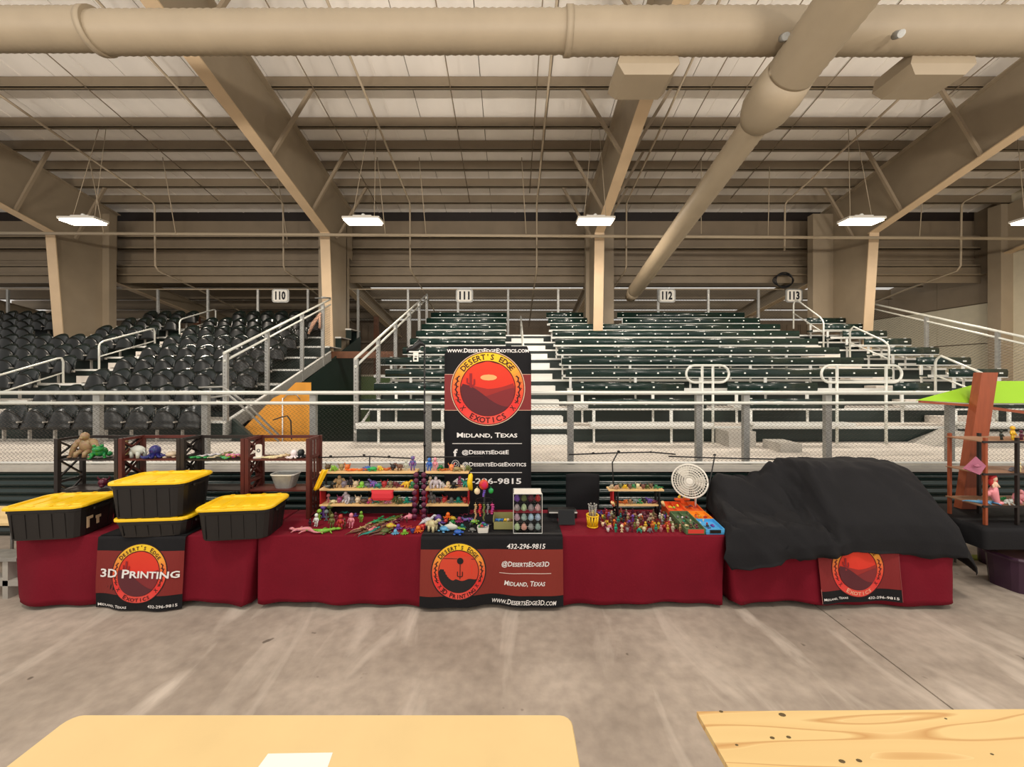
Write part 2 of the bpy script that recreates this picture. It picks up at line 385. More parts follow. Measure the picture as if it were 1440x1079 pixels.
# ------------------------------------------------------------------ pipes, ducts, lamps
def pipe(name, pts, r, label, mt='pipe', n=8, group=None, cat='pipe'):
    return tag(MB().tube(pts, r, n).build(name, M[mt]), label, cat, group)
pipe('water_pipe', [(-20, 12.35, PZ(327, 12.35)), (18, 12.35, PZ(336, 12.35))], .05, 'long pale horizontal pipe running across the hall in front of the columns')
slp = [(-12.96, 'far left'), (-8.3, 'left of the second column'), (-3.7, 'right of the second column'), (.9, 'left of the third column'), (4.15, 'nearest right of the third column'), (9.9, 'left of the fourth column'), (16.3, 'far right')]
for i, (X, wh) in enumerate(slp):
    zz = lambda Y: zr(Y)-.16
    pts = [(X, 4.4, zz(4.4)), (X, 13.85, zz(13.85)), (X, 13.95, zz(13.85)-.1), (X, 13.98, 6.45), (X, 14.1, 6.3), (X, 16.0, 6.0), (X, 20.5, 5.1)]
    if i == 5: pts[3:] = [(X, 13.98, 7.0)]
    pipe('sprinkler_pipe', pts, .032, 'thin sprinkler pipe sloping under the roof, '+wh, n=6, group='sloping sprinkler pipes')
cond = [(-15.4, 5.5, 12.2), (-10.7, 5, 14), (-5.0, 5, 14.2), (-1.55, 5.2, 14.2), (.62, 5, 13.6), (3.55, 6.5, 13), (5.0, 7, 13.9), (5.9, 6, 12.6), (7.9, 5.5, 13.9), (11.2, 5, 12.5)]
for i, (X, a, b_) in enumerate(cond):
    pipe('conduit', [(X, a, zr(a)-.03), (X, b_, zr(b_)-.03)], .014, 'thin dark conduit clipped under the purlins, %s from the left' % ORD[i], 'purlin', 5, 'roof conduits', 'conduit')
rods = [(-13.2, 12.0), (-10.9, 12.0), (-7.9, 13.0), (-4.2, 12.0), (-2.9, 12.0), (.3, 12), (5.9, 12.0), (8.3, 12.4), (13.3, 12.4)]
for i, (X, Y) in enumerate(rods):
    pipe('hanger_rod', [(X, Y, zr(Y)), (X+.15, Y+.3, 7.0)], .013, 'thin hanger rod between purlin and long pipe, %s from the left' % ORD[i], 'pipe', 5, 'pipe hanger rods', 'rod')
# main duct: ribbed drum with slip joints, and the branch running down the roof slope
def ribbed(m, a, b_, r, pitch=.12, n=28, amp=.006):
    a = Vector(a); b_ = Vector(b_); k = max(2, int((b_-a).length/pitch)); pts = []; rs = []
    for i in range(k+1):
        for q in (0, .5):
            t = min(1, (i+q)/k); pts.append(a.lerp(b_, t)); rs.append(r+(amp if q else -amp))
    return m.tube(pts, rs, n)
du = thing('air_duct', 'large round tan duct crossing the whole picture just under the roof', 'duct', (0, 5.9, 7.74))
m = MB(); ribbed(m, (-14, 0, 0.02), (-6.33, 0, 0.03), .275); m.build('duct_drum', M['duct'], du)
m = MB(); ribbed(m, (-6.4, 0, -.02), (.86, 0, 0), .275); m.build('duct_drum', M['duct'], du)
m = MB(); ribbed(m, (.86, 0, 0), (14, 0, 0), .30); m.build('duct_drum', M['duct'], du)
for X in (-6.36, .86): MB().tube([(X-.05,0,0), (X+.05,0,0)], .315, 28).build('joint_collar', M['duct'], du)
br = thing('branch_duct', 'round tan branch duct sloping down towards the bleachers on the right', 'duct', (4.28, 0, 0))
m = MB(); ribbed(m, (0,3.6,7.55), (0,5.9,7.10), .35); m.build('duct_drum', M['duct'], br)
m = MB(); m.tube([(0,5.9,7.10), (0,6.2,7.03), (0,6.5,6.97), (0,6.66,6.93), (0,6.78,6.9)], [.36,.40,.39,.33,.26], 28); m.build('reducer', M['duct'], br)
m = MB(); ribbed(m, (0,6.75,6.9), (0,13.4,5.42), .24); m.build('duct_drum', M['duct'], br)
MB().tube([(0,13.4,5.42), (0,13.9,5.3)], [.24,.20], 12).build('duct_end', M['duct'], br)
for X, z, lab in ((3.95, 7.38, 'small round drum fitting on the duct left of the branch'), (5.6, 7.42, 'small round drum fitting on the duct right of the branch')):
    tag(MB().tube([(X, 5.62, z+.02), (X-.03, 5.5, z-.06)], [.055, .05], 10).build('duct_fitting', M['galv']), lab, 'fitting')
for x0, x1, zt, lab in ((1.65, 2.62, 7.55, 'tan box diffuser under the duct near the third frame'), (6.22, 7.25, 7.56, 'tan box diffuser under the duct at the right')):
    cxm = (x0+x1)/2; m = MB(); wd = x1-x0
    m.loft([[(x0+.12,6.05,7.2),(x1-.12,6.05,7.2),(x1-.12,6.6,7.2),(x0+.12,6.6,7.2)], [(x0,6.0,7.34),(x1,6.0,7.34),(x1,6.65,7.34),(x0,6.65,7.34)], [(x0+.05,6.0,zt),(x1-.05,6.0,zt),(x1-.05,6.65,zt),(x0+.05,6.65,zt)]])
    tag(m.build('box_diffuser', M['duct']), lab, 'diffuser')
labs = ['glowing rectangular high bay lamp at the far left above the folding seats', 'glowing high bay lamp right of the second column', 'glowing high bay lamp in front of the third column', 'glowing high bay lamp at the right in front of the fourth rafter', 'glowing high bay lamp cut by the right edge of the picture']
for (X, Y), lb in zip([(-11.7,10.5),(-4.06,10.5),(2.27,10.5),(9.53,10.5),(14.3,10.5)], labs):
    t = thing('bay_light', lb, 'lamp', (X, Y, 6.64), 0, 'high bay lamps')
    MB().box(-.5,.5,-.2,.2,.04,.1).box(-.25,.25,-.1,.1,.1,.17).build('lamp_housing', M['lampbody'], t)
    for s in (-1, 1): MB().box(-.46,.46, s*.1-.075, s*.1+.075, -.005, .04).build('lamp_panel', M['lamp'], t)
    for s in (-1, 1): MB().tube([(s*.3,0,.1), (s*.1+.1,.4,zr(Y+.4)-6.64)], .008, 4).build('hanging_cable', M['pipe'], t)
    MB().lathe([(.05,.17),(.05,.22),(.03,.24)], 8).build('hook', M['alu'], t)

# ------------------------------------------------------------------ low corrugated wall, curb and concourse
lw = sempty('wall_low')
m = MB(); prof = []
z = 0.0
while z < 1.0:
    prof += [(0, z), (.0, z+.035), (-.03, z+.05), (-.045, z+.07), (-.045, z+.085), (-.035, z+.1), (0, z+.115)]; z += .12
prof = [p for p in prof if p[1] <= 1.02]; SMW = True
for a, b_ in ((-13,-8.7),(-8.7,-4.3),(-4.3,0),(0,4.3),(4.3,8.7),(8.7,13)):
    m = MB(); m.add([(x, 5.93+y, z) for x in (a+.004, b_-.004) for y, z in prof], [(i, i+1, len(prof)+i+1, len(prof)+i) for i in range(len(prof)-1)], None, True)
    struct('corrugated_sheet', m, M['dgreen'], lw)
struct('wall_backing', MB().box(-14, 14, 5.95, 6.05, 0, 1.0), M['dgreen'], lw)
struct('trim_curb', MB().box(-14, 14, 5.86, 6.06, 1.0, 1.05).box(-14, 14, 5.9, 6.02, 1.05, 1.085), M['curb'])
WT = 1.085
ww = sempty('concourse')
for i in range(7):
    a = -18+i*5.2; struct('concourse_slab', MB().box(a+.005, a+5.195, 6.06, 8.05, .95, WT), M['concrete'], ww)
struct('concourse_slab', MB().box(18.4, 22, 6.06, 8.05, .95, WT), M['concrete'], ww)
for i in range(4): struct('ramp', MB().add([(8.2,7.5,WT),(8.9,7.5,WT),(8.9,8.0,WT),(8.2,8.0,WT),(8.9,7.5,WT+.28),(8.9,8.0,WT+.28)],[(0,1,4),(0,4,5,3),(1,2,5,4),(3,5,2),(0,3,2,1)]), M['curb'], ww) if i == 0 else None
for a_, b_, c_, d_ in ((1025,1063,7.4,.30),(1098,1128,6.9,.16)): struct('step_block', MB().box(PX(a_,c_), PX(b_,c_), c_, c_+.5, WT, WT+d_), M['curb'], ww)
struct('ramp_side', MB().box(8.9, 12.3, 7.35, 7.7, WT, WT+.26), M['curb'], ww)

# ------------------------------------------------------------------ chain link helper
def link(fn, u0, u1, v0, v1, p=.066, r=.0036):
    """zigzag wires in the (u, v) plane; fn(u, v, w) gives the point, v1 may be a function of u"""
    m = MB(); k = 0; u = u0
    while u < u1-.001:
        uv = []; v = v0; j = 0; top = v1(u) if callable(v1) else v1; bot = v0(u) if callable(v0) else v0; v = bot
        while v <= top:
            uv.append((u+(p/2 if j % 2 == 0 else -p/2)*1.02, v)); v += p*.5*1.0; j += 1
        if len(uv) > 1: m.tube([fn(a if k >= 0 else a, b_, .002 if i % 2 else -.002) for i, (a, b_) in enumerate(uv)], r, 3, cap=False, smooth=False)
        u += p; k += 1
    return m
# front fence: posts, two rails, bottom rail, mesh
YF = 5.97
ft = thing('chain_link_fence', 'galvanised chain link fence with two pale top rails along the concourse edge', 'fence', (0, 0, 0))
zt = PZ(552.5, YF); zm = PZ(567, YF)
for px in (-40, 132, 285, 438, 601, 803, 985, 1052, 1168, 1342, 1500):
    wd = .062 if px != 132 else .068
    X = PX(px, YF)
    MB().box(X-wd*.75, X+wd*.75, YF+.03, YF+.10, WT, zt-.02).box(X-wd, X+wd, YF+.02, YF+.11, WT, WT+.012).build('fence_post', M['galv'], ft)
MB().tube([(-13, YF, zt), (13, YF, zt)], .030, 10).build('top_rail', M['whiterail'], ft)
MB().tube([(-13, YF, zm), (13, YF, zm)], .026, 10).build('middle_rail', M['whiterail'], ft)
MB().tube([(-13, YF, WT+.03), (13, YF, WT+.03)], .018, 8).build('bottom_rail', M['alu'], ft)
tag(link(lambda u, v, w_: (u, YF+w_, v), -9.2, 9.2, WT+.03, zm-.02).build('chain_link_mesh', M['wire'], ft), kind='stuff')

# ------------------------------------------------------------------ folding-seat stand on the left
def step_deck(name, x0, x1, Y0, n, p, r, z0, mt, nose='alu', back=True, depth=None):
    e = sempty(name)
    for k in range(n):
        ya = Y0+p*(k-1); zt_ = z0+r*k
        if k > 0: struct('riser', MB().box(x0, x1, ya, ya+.03, zt_-r, zt_-.03), M['riser'], e)
        struct('tread', MB().box(x0, x1, ya if k else Y0-p*.5, Y0+p*k+(.0 if k else 0), zt_-.03, zt_) if k else MB().box(x0, x1, Y0-.03, Y0, zt_-.05, zt_), M[mt], e)
        if k > 0: struct('nosing', MB().box(x0, x1, ya-.03, ya, zt_-.05, zt_+.002), M[nose], e)
    struct('deck_back', MB().box(x0, x1, Y0+p*(n-1), Y0+p*(n-1)+.05, .2, z0+r*(n-1)+.02), M['riser'], e)
    return e
step_deck('stand_deck', -25, -5.98, 8.42, 9, .84, .39, WT, 'curb')
struct('stand_side', MB().add([(-5.97,8.0,0),(-5.97,15.1,0),(-5.97,15.1,4.0),(-5.97,8.0,WT-.05),(-5.93,8.0,0),(-5.93,15.1,0),(-5.93,15.1,4.0),(-5.93,8.0,WT-.05)],
    [(0,1,2,3),(4,7,6,5),(0,3,7,4),(3,2,6,7),(1,5,6,2)]), M['riser'])
# one folding seat: back shell, tipped-up seat, standard
def shell(w_, z0, z1, y0, lean, curve, arch, t=.02, nu=8, nv=5):
    m = MB(); rings = []
    for side in (0, 1):
        for j in range(nv+1):
            for i in range(nu+1):
                u = i/nu*2-1; v = j/nv; zz = z0+(z1-z0-arch*abs(u)**2.2)*v; hw = w_/2*(1-.06*v)
                rings.append((u*hw, y0+lean*v-curve*(u*u)+(t if side else 0), zz))
    n = (nu+1)*(nv+1); fs = []
    for j in range(nv):
        for i in range(nu):
            a = j*(nu+1)+i; fs.append((a, a+1, a+nu+2, a+nu+1)); fs.append((n+a, n+a+nu+1, n+a+nu+2, n+a+1))
    for i in range(nu):
        a = nv*(nu+1)+i; fs.append((a, a+1, n+a+1, n+a)); fs.append((i, n+i, n+i+1, i+1))
    for j in range(nv):
        a = j*(nu+1); fs.append((a, a+nu+1, n+a+nu+1, n+a)); a += nu; fs.append((a, n+a, n+a+nu+1, a+nu+1))
    return m.add(rings, fs, None, True)
me_back = shell(.54, .36, .79, 0, .08, .10, .15).mesh('backrest', M['seatgreen'])
me_seat = shell(.51, .26, .65, -.24, .07, -.04, .19, .04).mesh('seat', M['seatdark'])
mleg = MB().box(-.25,-.22,-.05,.0,0,.42).box(-.25,.25,-.08,-.04,.3,.34).box(-.25,-.22,-.24,0,.40,.43)
me_leg = mleg.mesh('frame', M['curb'])
def fold_seat(X, Y, z, label, group):
    t = thing('stadium_chair', label, 'chair', (X, Y, z), random.uniform(-.02,.02), group)
    inst('backrest', me_back, t); inst('seat', me_seat, t); inst('frame', me_leg, t)
ends = [-6.75, -6.5, -6.75, -6.9, -7.0, -7.1, -7.2, -7.2, -7.3]
for k in range(9):
    Y = 8.18+.84*k; z = WT+.39*k; g = 'folding seats of row %d in the left stand' % (k+1)
    X = ends[k]; i = 0
    while X > -11.05:
        if not (PX(452, Y) < X < PX(492, Y) and Y > 12.6):
            fold_seat(X, Y, z, 'dark green stadium chair, %s row from the front, %s from the passage side' % (ORD[k], ORD[i]), g)
        X -= .54; i += 1
    X = -12.35; i = 0; lim = -1.36*Y-.2
    while X > lim:
        if not (-16.2 < X < -14.4 and 12.6 < Y):
            fold_seat(X, Y, z, 'dark green stadium chair, %s row from the front, %s left of the stair aisle' % (ORD[k], ORD[i]), g)
        X -= .54; i += 1
# aisle half steps
e = sempty('aisle_steps')
for k in range(1, 9): struct('step', MB().box(-12.05,-11.35, 8.42+.84*(k-1)-.30, 8.42+.84*(k-1)-.02, WT+.39*(k-1), WT+.39*(k-1)+.2), M['concrete'], e)
def hoop(name, label, X, Ya, za, Yb, zb, leg, group=None, mt='whiterail', mid=.42, r=.024):
    t = thing(name, label, 'handrail', (X, Ya, za-leg), 0, group)
    def q(Y, z): return (0, Y-Ya, z-(za-leg))
    d = 1 if Yb > Ya else -1
    pts = [q(Ya, za-leg), q(Ya, za-.12), q(Ya+.03*d, za-.04), q(Ya+.12*d, za+.03)]
    sl = (zb-za)/(Yb-Ya)
    pts += [q(Yb-.14*d, zb-.06*0+sl*(-.14*d)+.0), q(Yb-.04*d, zb-.03), q(Yb, zb-.13), q(Yb, zb-leg*1.0)]
    MB().tube(pts, r, 8).build('rail_hoop', M[mt], t)
    MB().tube([q(Ya, za-mid), q(Yb, zb-mid)], r*.8, 6).build('middle_bar', M[mt], t)
    return t
hoop('aisle_handrail', 'white hooped handrail in the left stair aisle, nearest the fence', -11.9, 8.6, 2.36, 10.2, 2.96, .95, 'handrails of the left aisle')
hoop('aisle_handrail', 'white hooped handrail in the left stair aisle, middle one', -11.7, 10.9, 3.42, 12.6, 4.02, .95, 'handrails of the left aisle')
hoop('aisle_handrail', 'white hooped handrail in the left stair aisle, topmost', -11.4, 13.2, 4.4, 14.8, 5.02, .95, 'handrails of the left aisle')

# sloping chain-link side rails
def side_rail(label, X, Ya, za, Yb, zb, posts, low, name='side_railing', gap=.17, meshd=True):
    t = thing(name, label, 'railing', (X, Ya, 0))
    sl = (zb-za)/(Yb-Ya); f = lambda Y: za+sl*(Y-Ya)
    MB().tube([(0,0,za), (0,Yb-Ya,zb)], .03, 8).build('top_rail', M['whiterail'], t)
    MB().tube([(0,0,za-gap), (0,Yb-Ya,zb-gap)], .026, 8).build('middle_rail', M['whiterail'], t)
    MB().tube([(0,0,low(Ya)+.05), (0,Yb-Ya,low(Yb)+.05)], .03, 6).build('stringer_rail', M['alu'], t)
    for Y in posts: MB().box(-.045,.045,Y-Ya-.03,Y-Ya+.03,low(Y)-.25,f(Y)-.02).build('rail_post', M['galv'], t)
    if meshd: tag(link(lambda u, v, w_: (w_, u, v), .03, Yb-Ya, lambda u: low(Ya+u)+.06, lambda u: f(Ya+u)-gap, .075, .0045).build('chain_link_mesh', M['wire'], t), kind='stuff')
    return t
lowL = lambda Y: 1.42+.377*(Y-7.9)
t = side_rail('sloping pipe railing with chain link beside the left stand, over the passage', -5.95, 7.95, 2.93, 12.6, 4.96, (8.0, 9.35, 10.9, 12.1), lowL)
MB().add([(-.03,0,1.2),(.03,0,1.2),(.03,4.65,2.95),(-.03,4.65,2.95),(-.03,0,1.46),(.03,0,1.46),(.03,4.65,3.2),(-.03,4.65,3.2)],
    [(0,3,2,1),(4,5,6,7),(0,1,5,4),(2,3,7,6),(0,4,7,3),(1,2,6,5)]).build('stringer', M['galv'], t)
MB().tube([(0,4.1,4.92),(0,4.65,5.0),(-.5,4.65,5.0)], .025, 6).build('end_bar', M['galv'], t)
lowC = lambda Y: 1.2+.424*(Y-8.05)
side_rail('sloping pipe railing with chain link at the left end of the bleachers', -3.3, 8.1, 2.82, 14.95, 5.62, (8.15, 9.5, 10.9, 12.4, 13.7, 14.9), lowC)
side_rail('sloping pipe railing with chain link at the right end of the bleachers', 12.5, 8.3, 2.98, 15.0, 5.6, (8.4, 9.9, 11.6, 13.6), lowC)

# passage between the stands
struct('passage_wall', MB().box(-9, 3, 17.0, 17.1, 0, 2.42), M['greenwall'])
struct('trim_passage', MB().box(-9, 3, 16.95, 17.15, 2.42, 2.5), M['cream'])
pp = thing('plywood_sheet', 'orange plywood sheet stood up in the passage below the stair', 'plywood', (-5.6, 8.9, 0))
pl = []
for px, py in ((335, 700), (435, 700), (435, 538), (416, 538), (401, 552), (384, 560), (335, 610)):
    kx = (px-CX)/F; tt_ = (kx*8.3+5.88)/(.98-kx); pl.append((-5.88+.98*tt_+5.6, 8.3+tt_-8.9, max(.1, PZ(py, 8.3+tt_))))
MB().add(pl+[(a+.03, b_+.03, c) for a, b_, c in pl], [tuple(range(7)), tuple(range(13, 6, -1))]+[(k, k+7, (k+1) % 7+7, (k+1) % 7) for k in range(7)]).build('panel_sheet', M['orange'], pp)
MB().tube([(.32,-.05,.2),(.32,-.05,1.95)], .015, 6).build('edge_strip', M['alu'], pp)
MB().tube([(.32,-.05,1.9),(.4,.0,2.02),(.55,.1,2.02),(.62,.15,1.9)], .012, 5).build('cable_loop', M['galv'], pp)
struct('passage_stair', MB().add([(-5.9,8.1,.2),(-5.9,8.1,1.55),(-5.4,8.1,1.1),(-5.4,8.1,.2),(-5.9,8.2,.2),(-5.9,8.2,1.55),(-5.4,8.2,1.1),(-5.4,8.2,.2)],[(0,3,2,1),(4,5,6,7),(0,1,5,4),(1,2,6,5),(2,3,7,6)]), M['riser'])
def bentrail(label, pts, r, mt, grp=None):
    return tag(MB().tube(pts, r, 6).build('stair_handrail', M[mt]), label, 'handrail', grp)
bentrail('grey upper handrail bending down into the passage', [(PX(280,7.2),7.2,PZ(545,7.2)), (PX(313,7.2),7.2,PZ(544,7.2)), (PX(345,7.5),7.5,PZ(566,7.5)), (PX(392,7.9),7.9,PZ(612,7.9))], .02, 'galv')
bentrail('grey lower handrail bending down into the passage', [(PX(297,7.2),7.2,PZ(559,7.2)), (PX(322,7.2),7.2,PZ(556,7.2)), (PX(350,7.5),7.5,PZ(580,7.5)), (PX(392,7.9),7.9,PZ(621,7.9))], .02, 'galv')
bentrail('dark cable looping up in front of the orange panel', [(PX(384,7),7,PZ(591,7)), (PX(395,7),7,PZ(587,7)), (PX(404,7),7,PZ(585,7)), (PX(409,7),7,PZ(592,7)), (PX(410,7),7,PZ(618,7))], .012, 'blk')

# ------------------------------------------------------------------ bleachers
step_deck('bleacher_deck', -3.25, 12.45, 8.05, 10, .75, .318, WT, 'concrete')
me_br = MB().box(-.028,.028,-.02,.015,.36,.92).box(-.02,.02,-.28,.015,.36,.40).box(-.02,.02,-.03,.0,0,.38).mesh('bracket', M['alu'])
me_bs = MB().box(-.028,.028,-.02,.015,.36,.92).mesh('bracket', M['alu'])
def bench(x0, x1, k, wh, br0=.25, sp=1.58):
    Y = 7.86+.75*k; z = WT+.318*k
    t = thing('bleacher_bench', 'green backed bleacher bench, %s row from the front, %s' % (ORD[k], wh), 'bench', ((x0+x1)/2, Y, z), 0, 'bleacher benches')
    h = (x1-x0)/2
    MB().box(-h, h, -.30, -.03, .40, .44).box(-h, h, -.30, -.285, .36, .40).build('seat_plank', M['alu'] if k < 2 else M['board'], t)
    MB().box(-h, h, -.315, -.30, .375, .447).build('seat_nosing', M['alu'], t)
    m = MB()                                             # backrest: a board with rounded long edges
    m.loft([[(x, -.04, .71), (x, -.022, .71), (x, -.022, .905), (x, -.03, .905), (x, -.042, .895), (x, -.052, .87), (x, -.058, .83), (x, -.058, .79), (x, -.053, .745)] for x in (-h, h)], smooth=True); m.build('backrest', M['board'], t)
    MB().box(-h, h, -.058, -.02, .692, .709).build('backrest_lip', M['alu'], t)
    x = -h+br0; mb = MB()
    while x < h-.05:
        inst('bracket', me_br, t, (x, 0, 0))
        for dx in (-.0, .53, 1.05):
            if x+dx < h-.05: mb.box(x+dx-.02, x+dx+.02, -.066, -.055, .785, .82)
        x += sp
    tag(mb.build('bolt_heads', M['bolt'], t), kind='stuff')
for k in range(10):
    bench(-3.07+(-.45 if k == 3 else 0), -.2, k, 'left of the bleacher stair', .35+.13*(k % 3), 1.3)
    if k == 0: segs = [(1.55, 3.95), (4.75, 6.75)]
    elif k == 1: segs = [(1.35, 3.83), (4.8, 6.8), (8.5, 9.36)]
    elif k == 7: segs = [(1.3, 9.1)]
    elif k >= 8: segs = [(1.3, 2.7), (3.98, 9.0-.1*(k-7))]
    else: segs = [(1.3, 9.2)]
    wl = {1: ['in the middle block'], 2: ['left part of the middle block', 'right part of the middle block'], 3: ['left part of the middle block', 'centre part of the middle block', 'short right part of the middle block']}[len(segs)]
    for (a, b_), s in zip(segs, wl): bench(a, b_, k, s, .12+.1*(k % 2), 1.58 if b_-a > 1.5 else .7)
    if k < 9: bench(10.6 if k else 8.9, 12.0 if k else 12.2, k, 'right of the right-hand stair', .15, 1.1)
# stair steps in the two aisles
for nm, xa, xb in (('bleacher_stair', -.02, 1.12), ('bleacher_stair', 9.4, 10.4)):
    e = sempty(nm)
    for k in range(0, 10):
        z = WT+.318*k
        if k: struct('step', MB().box(xa, xb, 8.05+.75*(k-1)-.36, 8.05+.75*(k-1)-.03, z-.318, z-.159), M['alu' if xa < 5 else 'concrete'], e)
hoop('aisle_handrail', 'white hooped handrail in the right stair aisle, topmost', 9.66, 13.2, 5.02, 11.93, 4.21, .95, 'handrails of the right aisle')
hoop('aisle_handrail', 'white hooped handrail in the right stair aisle, middle one', 9.75, 11.1, 3.83, 9.95, 3.31, .95, 'handrails of the right aisle')
hoop('aisle_handrail', 'white hooped handrail in the right stair aisle, lowest', 9.95, 9.04, 2.89, 7.9, 2.40, .95, 'handrails of the right aisle')
t = thing('stair_rail', 'thin white centre rail climbing the stair beside the tall banner', 'handrail', (.33, 0, 0))
for Ya, Yb in ((7.9, 10.6), (11.1, 14.2)):
    z = lambda Y: WT+.424*(Y-7.9)
    MB().tube([(0,Ya,z(Ya)), (0,Ya,z(Ya)+.9), (0,Yb,z(Yb)+.9), (0,Yb,z(Yb))], .022, 6).build('rail_hoop', M['whiterail'], t)
    MB().tube([(.0,Ya,z(Ya)+.5), (0,Yb,z(Yb)+.5)], .018, 6).build('middle_bar', M['whiterail'], t)
def oval(label, xa, xb, Y, zb, zt_, posts, foot):
    t = thing('oval_guard_rail', label, 'railing', ((xa+xb)/2, Y, foot), 0, 'oval guard rails')
    r = (zt_-zb)/2; zc = (zt_+zb)/2-foot; h = (xb-xa)/2; pts = []
    for k in range(13): a = -PI/2+PI*k/12; pts.append((h-r+r*math.cos(a), 0, zc+r*math.sin(a)))
    for k in range(13): a = PI/2+PI*k/12; pts.append((-h+r+r*math.cos(a), 0, zc+r*math.sin(a)))
    pts.append(pts[0]); MB().tube(pts, .024, 8, cap=False).build('rail_hoop', M['whiterail'], t)
    for X in posts: MB().tube([(X-(xa+xb)/2, 0, 0), (X-(xa+xb)/2, 0, zc+r)], .026, 8).build('rail_post', M['whiterail'], t)
oval('small white oval guard rail left of the larger one', PX(965,7.75), PX(1025,7.75), 7.75, PZ(538,7.75), PZ(514,7.75), (PX(987.5,7.75), PX(1002.5,7.75)), WT)
oval('wide white oval guard rail in front of the right benches', PX(1155,7.75), PX(1268,7.75), 7.75, PZ(538,7.75), PZ(514,7.75), (PX(1177,7.75), PX(1246,7.75)), WT)
# back fence with the section numbers
YB = 15.0; zb = PZ(407, YB)
t = thing('back_fence', 'dark chain link fence along the top of the stands carrying the section numbers', 'fence')
MB().tube([(-22,YB,zb), (10.6,YB,zb)], .028, 6).build('top_rail', M['pipe'], t)
x = -21.6
while x < 10.8:
    MB().box(x-.04, x+.04, YB-.03, YB+.03, 3.6, zb).build('fence_post', M['galv'], t); x += 1.95
tag(link(lambda u, v, w_: (u, YB+w_, v), -6.0, 10.6, 4.3, zb, .11, .005).build('chain_link_mesh', M['wire'], t), kind='stuff')
